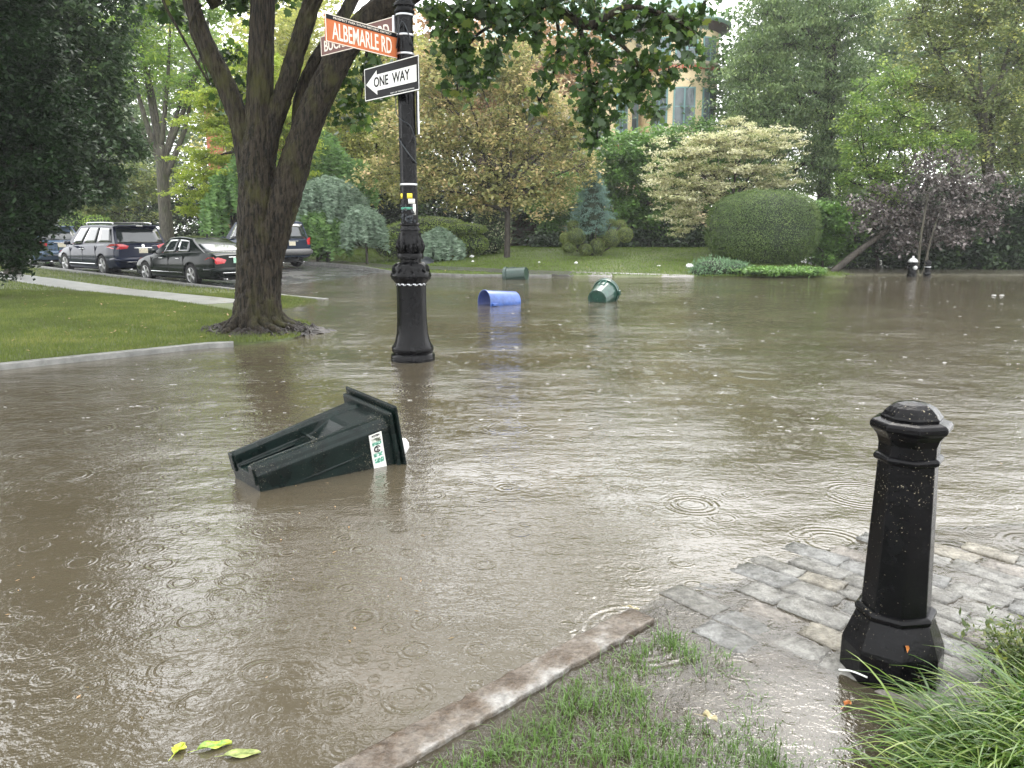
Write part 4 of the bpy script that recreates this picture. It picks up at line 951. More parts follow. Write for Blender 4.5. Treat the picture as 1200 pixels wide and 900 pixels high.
def green_can(name, label, p, rz, ry, L=.68, ra=.22, rb=.29, zoff=.1, mat='bin_green', lid=False):
    root = empty(name, (p.x, p.y, zoff), rz, label, 'bin')
    M_ = Matrix.Rotation(R(90), 3, 'Y')     # axis along +x, bottom at -x
    mb = MB(); rib = lambda a, z: 1+.012*math.cos(14*a)
    mb.lathe([(.02, -L/2+.02), (ra-.03, -L/2+.02), (ra-.02, -L/2), (ra, -L/2+.005), (ra+.004, -L/2+.04), (rb-.02, L/2-.09), (rb-.015, L/2)], 56, M=M_, wob=rib, caps=False)
    mb.build('body', M[mat], root, smooth=True, flat_angle=35)
    mb = MB(); mb.lathe([(rb-.02, L/2-.09), (rb+.015, L/2-.085), (rb+.02, L/2-.03), (rb+.03, L/2-.02), (rb+.03, L/2+.01), (rb-.0, L/2+.015), (rb-.03, L/2-.05)], 40, M=M_, caps=False); mb.build('rim', M[mat], root, smooth=True, flat_angle=35)
    mb = MB()
    for a in (R(100),):
        for s_ in (-1, 1): pass
    hx = [(.02, -.07), (.02, .07), (.20, .07), (.20, -.07), (.02, -.07)]
    pts = []
    for x_, y_ in hx:
        rr = ra+(rb-ra)*((x_+L/2)/L)+.012; pts.append((x_, y_, math.sqrt(max(.001, rr*rr-y_*y_))))
    mb.tube(pts, .012, 6); mb.build('handle', M[mat] if mat != 'bin_green' else M['bin_handle'], root, smooth=True)
    mb = MB(); mb.box((L/2-.05, -rb-.035, .0), (.09, .06, .12)); mb.build('lug', M[mat], root, bevel=.01)
    root.rotation_mode = 'XYZ'; root.rotation_euler = (0, R(ry), rz); return root
M['bin_handle'] = simple('bin_handle', (.12, .25, .2), .35)
M['bin_dark'] = simple('bin_dark', (.02, .045, .035), .3, coat=.2)
g = onz(705, 353)
green_can('green_bin', 'green round rubbish bin floating with its base towards the camera, on the right', g, R(62), -14, L=.62, ra=.235, rb=.315, zoff=.135)
g = onz(605, 327)
green_can('green_bin', 'dark green ribbed bin on its side near the far kerb, farthest floating bin', g, R(158), 6, L=.80, ra=.25, rb=.30, zoff=.14, mat='bin_dark')
def loose_lid():
    p = ground(500, 309); root = empty('bin_lid', p, R(25), 'dark round bin lid stranded on the far pavement behind the lamp post', 'bin lid')
    mb = MB(); mb.lathe([(.30, 0), (.33, .01), (.33, .04), (.28, .07), (.15, .11), (.05, .12), (.001, .12)], 28, M=Matrix.Rotation(R(28), 3, 'X'), c=(0, 0, .12)); mb.build('cover', M['lid_dark'], root, smooth=True)
    mb = MB(); mb.tube([(-.08, -.06, .24), (-.07, -.08, .28), (.07, -.08, .28), (.08, -.06, .24)], .014, 6); mb.build('handle', M['lid_dark'], root, smooth=True)
loose_lid()

# ------------------------------------------------------------------ hydrant and short post at the flooded hedge
def hydrant():
    p = at(1068, 325, 28.9); root = empty('fire_hydrant', (p.x, p.y, -.12), 0, 'black fire hydrant with a silver cap at the flooded hedge edge on the right', 'fire hydrant')
    mb = MB(); mb.lathe([(.17, 0), (.17, .25), (.14, .27), (.14, .55), (.20, .57), (.20, .63), (.15, .65)], 20); mb.build('barrel', M['black_iron'], root, smooth=True, flat_angle=40)
    mb = MB(); mb.lathe([(.17, .65), (.18, .69), (.15, .76), (.08, .82), (.04, .83), (.035, .89), (.001, .90)], 20); mb.build('bonnet', M['rim'], root, smooth=True)
    for a in (-1.57, 0, 3.14):
        mb = MB(); Mr = Matrix.Rotation(a, 3, 'Z') @ Matrix.Rotation(R(90), 3, 'Y'); mb.lathe([(.06, .10), (.06, .19), (.075, .19), (.075, .24), (.03, .25), (.03, .28), (.001, .28)], 12, M=Mr, c=(0, 0, .47)); mb.build('outlet', M['rim'] if a < 0 else M['black_iron'], root, smooth=True, flat_angle=40)
hydrant()
def short_post():
    p = at(1086, 325, 29.1); root = empty('bollard', (p.x, p.y, -.15), 0, 'short dark post beside the fire hydrant at the flooded hedge', 'bollard')
    mb = MB(); mb.lathe([(.13, 0), (.13, .3), (.10, .33), (.095, .62), (.12, .64), (.12, .70), (.08, .74), (.001, .78)], 12); mb.build('body', M['black_iron'], root, smooth=True, flat_angle=40)
    mb = MB(); mb.lathe([(.121, .5), (.121, .53)], 12, caps=False); mb.build('moulding', M['steel'], root)
short_post()

# ------------------------------------------------------------------ cars
def car(name, label, p, rz, S, cat='car'):
    """p: ground point midway between the rear wheels' left side; local +x forward, origin at rear axle centre"""
    root = empty(name, p, rz, label, cat, 'parked cars along the kerb')
    Wd = S['w']/2; z0 = .20; prof = S['body']          # list of x, belt z, half width factor
    xs_ = [q[0] for q in prof]
    def ev(x, k): return float(np.interp(x, xs_, [q[k] for q in prof]))
    st = np.linspace(xs_[0], xs_[-1], 46)
    vs = []; NS = 0
    for x in st:
        zt = ev(x, 1); w_ = Wd*ev(x, 2); zb = ev(x, 3)
        s = [(0, zb), (w_*.80, zb), (w_*.95, zb+.05), (w_*.985, zb+.18), (w_, zb+(zt-zb)*.42), (w_*.995, zb+(zt-zb)*.70), (w_*.955, zt-.07), (w_*.90, zt-.012), (w_*.6, zt+.012), (0, zt+.02)]
        full = [(y, z) for y, z in s]+[(-y, z) for y, z in reversed(s[1:-1])]
        NS = len(full); vs += [(x, y, z) for y, z in full]
    mb = MB(); fs = [(i*NS+k, i*NS+(k+1) % NS, (i+1)*NS+(k+1) % NS, (i+1)*NS+k) for i in range(len(st)-1) for k in range(NS)]
    fs += [tuple(range(NS)), tuple((len(st)-1)*NS+k for k in range(NS-1, -1, -1))]
    mb.add(vs, fs); body = mb.build('body', M[S['paint']], root)
    # wheel arches cut out
    wr = S['wr']; cutters = []
    for x in (0, S['wb']):
        c = MB(); c.lathe([(wr+.055, -Wd-.2), (wr+.055, Wd+.2)], 28, M=Matrix.Rotation(R(90), 3, 'X'), c=(x, 0, wr)); co = c.build('cut', M['tyre'], root); cutters.append(co)
        bo = body.modifiers.new('b', 'BOOLEAN'); bo.object = co; bo.operation = 'DIFFERENCE'; bo.solver = 'EXACT'
    bpy.context.view_layer.update(); dg = bpy.context.evaluated_depsgraph_get(); me = bpy.data.meshes.new_from_object(body.evaluated_get(dg))
    body.modifiers.clear(); body.data = me; me.materials.clear(); me.materials.append(M[S['paint']])
    me.polygons.foreach_set('use_smooth', [True]*len(me.polygons)); me.set_sharp_from_angle(angle=R(32))
    for co in cutters: bpy.data.objects.remove(co)
    wl = MB(); wl.box(((xs_[0]+xs_[-1])/2, 0, wr+.02), (xs_[-1]-xs_[0]-.5, Wd*1.0, .34)); wl.build('underbody', M['tyre'], root)
    # cabin
    (xr0, xr1, xf1, xf0), zr = S['cab'], S['roof']
    wb_ = Wd*.90; wt = Wd*S.get('tumble', .70)
    def cabz(x): return ev(x, 1)-.03
    Ccab = MB(); nx = 15; vs = []
    def top(u): # u 0..1 along roof
        return xr1+(xf1-xr1)*u
    rows = 6; secs = []
    bx = [xr0+(xf0-xr0)*i/nx for i in range(nx+1)]
    for i in range(nx+1):
        u = i/nx; xb = bx[i]; xt = xr1+(xf1-xr1)*u; crown = 1-(2*u-1)**2
        zb = cabz(xb); ztp = zr-.05+.05*crown - S.get('rake', 0)*(1-u)
        pts = []
        for j in range(rows+1):
            v = j/rows; pts.append((xb+(xt-xb)*v, wb_+(wt-wb_)*(v**1.25), zb+(ztp-zb)*v))
        ptsr = [(xt, wt*.93, ztp+.028), (xt, wt*.75, ztp+.045), (xt, wt*.35, ztp+.058), (xt, 0, ztp+.060)]
        sec_ = pts+ptsr; full = sec_+[(a, -b_, c) for a, b_, c in reversed(sec_[:-1])]
        secs.append(full)
    K = len(secs[0]); vs = [v for s in secs for v in s]
    fs = [(i*K+k, i*K+k+1, (i+1)*K+k+1, (i+1)*K+k) for i in range(nx) for k in range(K-1)]+[tuple(range(K)), tuple(nx*K+k for k in range(K-1, -1, -1))]
    Ccab.add(vs, fs); cab = Ccab.build('cabin', M[S['paint']], root, smooth=True, flat_angle=38, bevel=.02)
    def side(u, v, sgn, o=.008):
        xb = xr0+(xf0-xr0)*u; xt = xr1+(xf1-xr1)*u; crown = 1-(2*u-1)**2; zb = cabz(xb); ztp = zr-.05+.05*crown-S.get('rake', 0)*(1-u)
        return (xb+(xt-xb)*v, sgn*(wb_+(wt-wb_)*(v**1.25)+o), zb+(ztp-zb)*v)
    for sgn in (1, -1):
        for (u0, u1, t0, t1) in S['win']:
            m_ = MB(); g = []; nU, nV = 5, 5
            for j in range(nV+1):
                v = .10+.78*j/nV
                for i in range(nU+1):
                    a = u0+(t0-u0)*((v-.1)/.78); b_ = u1+(t1-u1)*((v-.1)/.78); g.append(side(a+(b_-a)*i/nU, v, sgn))
            m_.add(g, [(j*(nU+1)+i, j*(nU+1)+i+1, (j+1)*(nU+1)+i+1, (j+1)*(nU+1)+i) for j in range(nV) for i in range(nU)])
            wo_ = m_.build('side_window', M['glass'], root, smooth=True); sd = wo_.modifiers.new('s', 'SOLIDIFY'); sd.thickness = .006; sd.offset = 1
    def endpane(nm, u, out, lo=.10, hi=.90, inset=.90):
        g = []; nU, nV = 6, 4
        for j in range(nV+1):
            v = lo+(hi-lo)*j/nV
            a = side(u, v, 1, 0)
            for i in range(nU+1):
                s_ = (2*i/nU-1); g.append((a[0]+out*(.015+.0*(1-s_*s_)), a[1]*inset*s_, a[2]+.006))
        m_ = MB(); m_.add(g, [(j*(nU+1)+i, j*(nU+1)+i+1, (j+1)*(nU+1)+i+1, (j+1)*(nU+1)+i) for j in range(nV) for i in range(nU)])
        o = m_.build(nm, M['glass'], root, smooth=True); sd = o.modifiers.new('s', 'SOLIDIFY'); sd.thickness = .006
        return o
    rw = endpane('rear_window', 0, -1); endpane('windscreen', 1, 1)
    if S.get('wiper'):
        m_ = MB(); a = side(0, .12, 1, 0); m_.tube([(a[0]-.04, .0, a[2]), (a[0]-.03, .35, a[2]+.06)], .012, 5); m_.build('wiper', M['tyre'], rw)
    # wheels
    for x in (0, S['wb']):
        for sgn in (1, -1):
            wn = empty('wheel', (x, sgn*(Wd-.115), wr)); wn.parent = root
            Mr = Matrix.Rotation(R(-90*sgn), 3, 'X')
            t = MB(); t.lathe([(wr*.66, -.10), (wr*.93, -.105), (wr, -.075), (wr, .075), (wr*.93, .105), (wr*.68, .10), (wr*.66, .08)], 28, M=Mr, caps=False); t.build('tyre', M['tyre'], wn, smooth=True, flat_angle=40)
            rm = MB(); rm.lathe([(wr*.68, .10), (wr*.66, .105), (wr*.62, .085), (wr*.60, -.02)], 28, M=Mr, caps=False); rm.lathe([(.01, .095), (.055, .09), (.07, .07)], 14, M=Mr, caps=False)
            ns = S.get('spokes', 5)
            for q in range(ns):
                a = 2*math.pi*q/ns
                for da in (-.12, .12):
                    p0 = Mr @ Vector((.05*math.cos(a), .05*math.sin(a), .08)); p1 = Mr @ Vector((wr*.63*math.cos(a+da), wr*.63*math.sin(a+da), .085)); rm.tube([p0, p1], [.03, .024], 5)
            rm.build('rim', M['rim'], wn, smooth=True, flat_angle=40)
            dk = MB(); dk.lathe([(.001, .0), (wr*.66, .0), (wr*.66, -.04), (.001, -.04)], 20, M=Mr, caps=False); dk.build('brake_disc', M['plastic_grey'], wn)
    xb = xs_[0]
    # tail lamps wrapped round the corners
    for sgn in (1, -1):
        zl = S['tail']; m_ = MB(); pts = []
        def bside(x, z_): # on body side surface
            w2 = Wd*ev(max(x, xb), 2); return sgn*(w2*.985+.008)
        (tx, tz0, tz1, tw) = zl
        outer = [(xb+tx, bside(xb+tx, 0), (tz0+tz1)/2-.01), (xb+tx*.5, bside(xb+tx*.5, 0), tz1-.005), (xb+.03, bside(xb+.03, 0)*1.0, tz1), (xb-.012, sgn*(Wd*ev(xb, 2)*.93-tw*.3), tz1-.005), (xb-.018, sgn*(Wd*ev(xb, 2)*.93-tw), (tz0+tz1)/2+.02),
                 (xb-.018, sgn*(Wd*ev(xb, 2)*.93-tw*.8), tz0+.02), (xb-.012, sgn*(Wd*ev(xb, 2)*.93-tw*.1), tz0), (xb+.03, bside(xb+.03, 0), tz0), (xb+tx*.5, bside(xb+tx*.5, 0), tz0+.02)]
        ctr = Vector((xb+.12, sgn*Wd*.75, (tz0+tz1)/2)); n = len(outer); inner = [Vector(q).lerp(ctr, .45) for q in outer]
        m_.add([Vector(q) for q in outer]+inner+[Vector((xb-.022, sgn*(Wd*ev(xb, 2)*.95), (tz0+tz1)/2))], [(i, (i+1) % n, 2*n) for i in range(n)]+[(i, (i+1) % n, n+(i+1) % n, n+i) for i in range(n)])
        m_.build('tail_light', M['tail_red'], root, smooth=False)
    zp = S['plate_z']; m_ = MB(); m_.box((xb-.022, 0, zp), (.012, .31, .16)); pl = m_.build('number_plate', M[S.get('plate', 'plate')], root, bevel=.004)
    m_ = MB(); m_.box((xb-.02, 0, zp+.10), (.03, .62, .03)); m_.build('trim_bar', M[S.get('barm', 'chrome')], root, bevel=.006)
    # bumper
    m_ = MB(); bz = S['bump']; ww = Wd*ev(xb, 2)
    m_.tube(spline([(xb+.45, ww*1.06, bz), (xb+.10, ww*1.02, bz), (xb-.05, ww*.75, bz), (xb-.07, 0, bz), (xb-.05, -ww*.75, bz), (xb+.10, -ww*1.02, bz), (xb+.45, -ww*1.06, bz)], 4), S.get('bumr', .085), 8); m_.build('rear_bumper', M[S.get('bumpm', S['paint'])], root, smooth=True)
    m_ = MB(); m_.box((xb-.10, 0, bz-.075), (.05, ww*1.5, .02)); m_.build('bumper_strip', M['chrome'], root, bevel=.004)
    for s_ in (1, -1):
        m_ = MB(); m_.tube([(xb+.3, s_*ww*.55, .24), (xb-.08, s_*ww*.55, .23)], .03, 8); m_.build('exhaust', M['chrome'], root, smooth=True)
    for sgn in (1, -1):
        xm = S['mirror']; m_ = MB(); zb = cabz(xm)
        m_.lathe([(.02, -.11), (.075, -.09), (.085, 0), (.07, .09), (.02, .11)], 10, M=Matrix.Rotation(R(90), 3, 'X') @ Matrix.Diagonal((1, .9, 1)), c=(xm, sgn*(Wd+.10), zb+.11)); m_.tube([(xm+.02, sgn*(Wd*.92), zb+.03), (xm, sgn*(Wd+.06), zb+.09)], .02, 6)
        m_.build('wing_mirror', M[S['paint']], root, smooth=True)
        for xh in S['handles']:
            m_ = MB(); m_.tube([(xh-.09, sgn*(Wd*.972+.0), zb-.10), (xh-.06, sgn*(Wd*.972+.035), zb-.095), (xh+.06, sgn*(Wd*.972+.035), zb-.095), (xh+.09, sgn*(Wd*.972), zb-.10)], .013, 6); m_.build('door_handle', M[S.get('handm', 'chrome')], root, smooth=True)
        m_ = MB(); m_.tube([(wr+.12, sgn*(Wd+.004), z0+.20), (S['wb']-wr-.12, sgn*(Wd+.004), z0+.20)], .014, 5); m_.build('side_strip', M['chrome'], root)
        # door seams
        for xq in S['seams']:
            m_ = MB(); m_.box((xq, sgn*(Wd*.990), (z0+.2+cabz(xq))/2), (.008, .03, cabz(xq)-z0-.30)); m_.build('door_seam', M['tyre'], root)
    if S.get('rails'):
        for sgn in (1, -1):
            m_ = MB(); m_.tube(spline([(xr1+.25, sgn*wt*.86, zr+.0), (xr1+.35, sgn*wt*.86, zr+.075), (xf1-.45, sgn*wt*.86, zr+.085), (xf1-.35, sgn*wt*.86, zr+.02)], 4), .02, 6); m_.build('roof_rail', M['chrome'], root, smooth=True)
        for xq in (xr1+.7, xf1-.9):
            m_ = MB(); m_.tube([(xq, -wt*.86, zr+.075), (xq, wt*.86, zr+.075)], .022, 6); m_.build('cross_bar', M['plastic_grey'], root, smooth=True)
    if S.get('spoiler'):
        m_ = MB(); m_.box((xr1-.10, 0, zr-S.get('rake', 0)-.005), (.34, wt*1.9, .05)); sp = m_.build('spoiler', M[S['paint']], root, bevel=.02)
        m_ = MB(); m_.box((xr1-.275, 0, zr-S.get('rake', 0)-.01), (.012, .22, .025)); m_.build('brake_light', M['letter'], sp)
    if S.get('fin'):
        m_ = MB(); m_.box((xr1+.2, 0, zr+.05), (.10, .012, .09)); m_.build('aerial', M['tyre'], root)
    if S.get('badge'):
        m_ = MB(); m_.lathe([(.062, 0), (.062, .01), (.045, .012), (.045, .004)], 18, M=Matrix.Rotation(R(-90), 3, 'Y'), c=(xb-.018, 0, S['badge'])); m_.build('badge', M['chrome'], root)
    for sgn in (1, -1):
        m_ = MB(); xe = xs_[-1]; m_.lathe([(.001, -.02), (.14, 0), (.12, .06), (.001, .08)], 12, M=Matrix.Rotation(R(90), 3, 'Y'), c=(xe-.14, sgn*Wd*.58, .66*S['body'][-2][1]/.70 if False else .64)); m_.build('headlight', M['letter'], root, smooth=True)
    return root
RZ = math.atan2(UY, UX)
def on_line(px, nv):
    t = (px-600)/FPX
    # the pixel column x = t * axis depth; depth ~ y*cos + drop*sin
    y = nv/(NX*t+NY)
    for _ in range(3):
        dep = y*cP+1.4*sP; x = t*dep; y = (nv-NX*x)/NY
    return x, y
SEDAN = dict(w=1.86, wb=2.80, wr=.335, paint='paint_black', roof=1.46, tumble=.66, rake=.03,
    body=[(-1.13, .93, .84, .42), (-1.05, 1.0, .90, .30), (-.6, 1.03, .97, .22), (0, 1.01, 1, .2), (1.5, .96, 1, .19), (2.3, .93, 1, .2), (2.9, .86, .98, .2), (3.4, .78, .94, .22), (3.68, .66, .86, .26), (3.76, .52, .78, .32)],
    cab=(-.72, .28, 1.62, 2.45), win=[(.25, .50, .14, .46), (.53, .80, .50, .86)], tail=(.42, .68, .88, .34), plate_z=.78, plate='plate_green', bump=.50, mirror=2.0, handles=(.72, 1.72), seams=(.38, 1.28, 2.35), fin=True, badge=.93, spokes=5)
VAN = dict(w=1.98, wb=3.03, wr=.355, paint='paint_navy', roof=1.74, tumble=.78, rake=.02,
    body=[(-1.06, 1.02, .86, .42), (-.98, 1.08, .93, .30), (-.5, 1.12, .99, .22), (0, 1.11, 1, .2), (1.5, 1.07, 1, .2), (2.6, 1.03, 1, .2), (3.2, .95, .98, .22), (3.75, .84, .92, .24), (4.0, .70, .82, .3)],
    cab=(-.98, -.66, 1.9, 3.05), win=[(.07, .34, .05, .33), (.37, .63, .36, .62), (.66, .86, .65, .89)], tail=(.62, .92, 1.10, .30), plate_z=.86, bump=.56, mirror=2.35, handles=(1.35, 1.60), seams=(.42, 1.45, 2.45), rails=True, spoiler=True, badge=1.02, spokes=5, wiper=True)
SUV = dict(w=1.86, wb=2.62, wr=.35, paint='paint_blue', roof=1.62, tumble=.74, rake=.03,
    body=[(-.95, .98, .86, .42), (-.88, 1.03, .93, .30), (-.4, 1.06, .99, .24), (0, 1.05, 1, .22), (1.5, 1.02, 1, .22), (2.4, .98, 1, .22), (2.9, .90, .96, .24), (3.4, .78, .88, .28), (3.5, .66, .80, .32)],
    cab=(-.86, -.45, 1.55, 2.35), win=[(.07, .30, .05, .28), (.33, .60, .31, .60), (.63, .86, .63, .88)], tail=(.2, .80, 1.0, .22), plate_z=.86, bump=.55, mirror=1.9, handles=(.6, 1.4), seams=(.3, 1.05, 2.0), spoiler=True, wiper=True, badge=None)
BIG = dict(w=2.0, wb=3.0, wr=.39, paint='paint_darkblue', roof=1.92, tumble=.80, rake=0,
    body=[(-1.0, 1.12, .93, .46), (-.95, 1.16, .97, .40), (-.4, 1.18, 1, .36), (0, 1.17, 1, .34), (1.5, 1.15, 1, .34), (2.5, 1.13, 1, .34), (3.2, 1.10, .99, .36), (3.8, 1.04, .95, .38), (3.95, .9, .9, .42)],
    cab=(-.95, -.68, 1.85, 2.65), win=[(.05, .32, .03, .31), (.35, .60, .33, .59), (.63, .88, .62, .92)], tail=(.06, .95, 1.25, .13), plate_z=1.0, bump=.66, bumr=.13, bumpm='plastic_grey', mirror=2.35, handles=(.7, 1.7), seams=(.42, 1.4, 2.5), rails=False, wiper=True)
x, y = on_line(227, 12.42); x += NX*.83; y += NY*.83
sed = car('parked_car', 'black four-door saloon parked nearest the maple trunk, red tail light showing', (x, y, float(h_street(np.array([x]), np.array([y]))[0])+.01), RZ, SEDAN)
x, y = on_line(124, 12.42); x += NX*.88; y += NY*.88
van = car('parked_car', 'navy blue people carrier with roof bars parked ahead of the black saloon', (x, y, float(h_street(np.array([x]), np.array([y]))[0])+.01), RZ, VAN)
x2, y2 = x+UX*6.3-NX*.1, y+UY*6.3-NY*.1
car('parked_car', 'light blue small estate car ahead of the navy people carrier, half behind the dark evergreen', (x2, y2, float(h_street(np.array([x2]), np.array([y2]))[0])+.01), RZ, SUV)
x3, y3 = x2+UX*6.6, y2+UY*6.6
S2 = dict(SEDAN); S2['paint'] = 'paint_silver'
car('parked_car', 'pale silver car at the far end of the parked row, only its roof showing', (x3, y3, float(h_street(np.array([x3]), np.array([y3]))[0])+.12), RZ, S2)
x, y = on_line(327, 19.7)
car('parked_car', 'big dark blue four-wheel drive parked across the street behind the maple trunk', (x, y, float(h_street(np.array([x]), np.array([y]))[0])+.03), RZ, BIG)

# ------------------------------------------------------------------ house with round towers behind the hedge
M['brick_yellow'] = None
def brickmat():
    m, n, l, p = newmat('yellow_brick')
    tcn = n.new('ShaderNodeTexCoord'); b = n.new('ShaderNodeTexBrick'); b.inputs['Scale'].default_value = 4
    b.inputs['Color1'].default_value = (.74, .60, .36, 1); b.inputs['Color2'].default_value = (.66, .53, .31, 1); b.inputs['Mortar'].default_value = (.42, .34, .24, 1); b.inputs['Mortar Size'].default_value = .012
    l.new(tcn.outputs['Object'], b.inputs['Vector'])
    mp = n.new('ShaderNodeMapping'); mp.inputs['Rotation'].default_value = (R(90), 0, 0); l.new(tcn.outputs['Object'], mp.inputs['Vector']); l.new(mp.outputs['Vector'], b.inputs['Vector'])
    l.new(b.outputs['Color'], p.inputs['Base Color']); p.inputs['Roughness'].default_value = .7; return m
M['brick_yellow'] = brickmat()
M['cream'] = simple('cream', (.62, .55, .42), .6, var=.1)
M['verdigris'] = simple('verdigris', (.22, .34, .30), .6, var=.2, scale=1.5)
M['teal_paint'] = simple('teal_paint', (.13, .26, .25), .5)
M['window_glass'] = simple('window_glass', (.10, .13, .14), .06, var=.3, scale=.6)
M['curtain'] = simple('curtain', (.45, .45, .42), .7, var=.15, scale=2)
M['brick_red'] = simple('brick_red', (.42, .12, .06), .7, var=.2, scale=3)
M['clapboard'] = simple('clapboard', (.62, .62, .60), .6, var=.06)
M['dark_trim'] = simple('dark_trim', (.05, .03, .02), .6)
def towered_house():
    D = 60; k = D/FPX; c = at(790, 250, D); gz = h1(c.x, D+5)
    root = empty('house', (c.x, D, gz), 0, 'yellow brick house with round towers and green copper roofs rising behind the hedge', 'house')
    def X(px): return at(px, 100, D).x-c.x
    def Z(py): return at(790, py, D).z-gz
    mb = MB(); mb.box(((X(560)+X(800))/2, 6.2, Z(40)/2), (X(800)-X(560), 10, Z(40))); wall = mb.build('wall', M['brick_yellow'], root)
    mb = MB(); a, b_ = X(550), X(812); z0, z1 = Z(40), Z(-30); mb.add([(a, .9, z0), (b_, .9, z0), (b_, 11.8, z0), (a, 11.8, z0), (a+2.5, 6, z1), (b_-2, 6, z1)], [(0, 1, 5, 4), (1, 2, 5), (2, 3, 4, 5), (3, 0, 4), (0, 3, 2, 1)])
    mb.build('roof', M['verdigris'], root)
    def tower(cxp, rp, topy, conep, yoff, wins, band):
        cx, r = X(cxp), rp*k; t = MB(); t.lathe([(r, 0), (r, Z(topy))], 48, c=(cx, yoff, 0)); tw = t.build('tower', M['brick_yellow'], root, smooth=True, flat_angle=40)
        t = MB(); t.lathe([(r*1.0, Z(topy+3)), (r*1.28, Z(topy)), (r*1.30, Z(topy-3)), (r*.95, Z(topy-12)), (r*.62, Z(topy-30)), (r*.25, Z(topy-62)), (.05, Z(topy-90))], 48, c=(cx, yoff, 0)); t.build('tower_roof', M['verdigris'], tw, smooth=True, flat_angle=60)
        t = MB(); t.lathe([(r*1.01, Z(topy+8)), (r*1.03, Z(topy+7)), (r*1.24, Z(topy+2)), (r*1.24, Z(topy+.5))], 48, c=(cx, yoff, 0), caps=False); t.build('eaves', M['dark_trim'], tw, smooth=True)
        for by in band:
            t = MB(); t.lathe([(r*1.0, Z(by+3)), (r*1.05, Z(by+2)), (r*1.07, Z(by-1)), (r*1.0, Z(by-3))], 48, c=(cx, yoff, 0), caps=False); t.build('cornice', M['cream'], tw, smooth=True, flat_angle=30)
            t = MB()
            for q in range(40):
                a_ = math.pi+q*math.pi/39.; t.box((cx+r*1.04*math.cos(a_), yoff+r*1.04*math.sin(a_), Z(by+5.5)), (.14, .14, .22), Matrix.Rotation(a_, 3, 'Z'))
            t.build('dentils', M['brick_red'], tw)
        for (a0, a1, y0, y1) in wins:
            def arc(mbx, aa, ab, ya, yb, rr, th=.06):
                ns = 8; vs = []
                for i in range(ns+1):
                    a_ = R(aa+(ab-aa)*i/ns)
                    for (q, zz) in ((rr, Z(ya)), (rr, Z(yb)), (rr-th, Z(yb)), (rr-th, Z(ya))): vs.append((cx+q*math.cos(a_), yoff+q*math.sin(a_), zz))
                mbx.add(vs, [(i*4+e, i*4+(e+1) % 4, (i+1)*4+(e+1) % 4, (i+1)*4+e) for i in range(ns) for e in range(4)]+[(0, 1, 2, 3), (ns*4+3, ns*4+2, ns*4+1, ns*4)])
            f = MB(); arc(f, a0, a1, y1, y0, r+.05, .09); wf = f.build('window', M['teal_paint'], root)
            mid = (a0+a1)/2; ym = (y0+y1)/2
            for (p0, p1) in ((a0+2.5, mid-1.2), (mid+1.2, a1-2.5)):
                for (q0, q1) in ((y0+1.6, ym-.5), (ym+.5, y1-1.4)):
                    g_ = MB(); arc(g_, p0, p1, q1, q0, r+.065, .08); g_.build('pane', M['window_glass'], wf)
            sl_ = MB(); arc(sl_, a0-2, a1+2, y1+2.5, y1+.1, r+.16, .16); sl_.build('sill', M['cream'], wf)
    tower(797, 42, 34, 0, .6, [(252, 285, 50, 78), (293, 322, 50, 78), (222, 246, 50, 78), (252, 284, 108, 152), (296, 322, 108, 152), (218, 244, 108, 152)], (80,))
    tower(700, 40, 78, 0, .4, [(262, 290, 92, 110), (250, 282, 145, 166), (296, 322, 110, 160)], (170,))
    for (xa, xb_, y0, y1) in ((755, 774, 112, 160), (738, 752, 112, 160), (640, 660, 120, 165), (600, 622, 120, 165)):
        f = MB(); f.box(((X(xa)+X(xb_))/2, 1.17, (Z(y0)+Z(y1))/2), (X(xb_)-X(xa), .10, Z(y0)-Z(y1))); wf = f.build('window', M['teal_paint'], root)
        for (q0, q1) in ((y0+2, (y0+y1)/2-.6), ((y0+y1)/2+.6, y1-2)):
            g_ = MB(); g_.box(((X(xa)+X(xb_))/2, 1.115, (Z(q0)+Z(q1))/2), (X(xb_)-X(xa)-.28, .03, Z(q0)-Z(q1))); g_.build('pane', M['window_glass'], wf)
    mb = MB(); mb.box(((X(640)+X(830))/2, 1.02, Z(178)), (X(830)-X(640), .3, .35)); mb.build('belt_course', M['verdigris'], root)
    mb = MB(); mb.lathe([(.14, Z(190)), (.14, Z(80))], 10, c=(X(742), .95, 0)); mb.build('downpipe', M['dark_trim'], root)
towered_house()
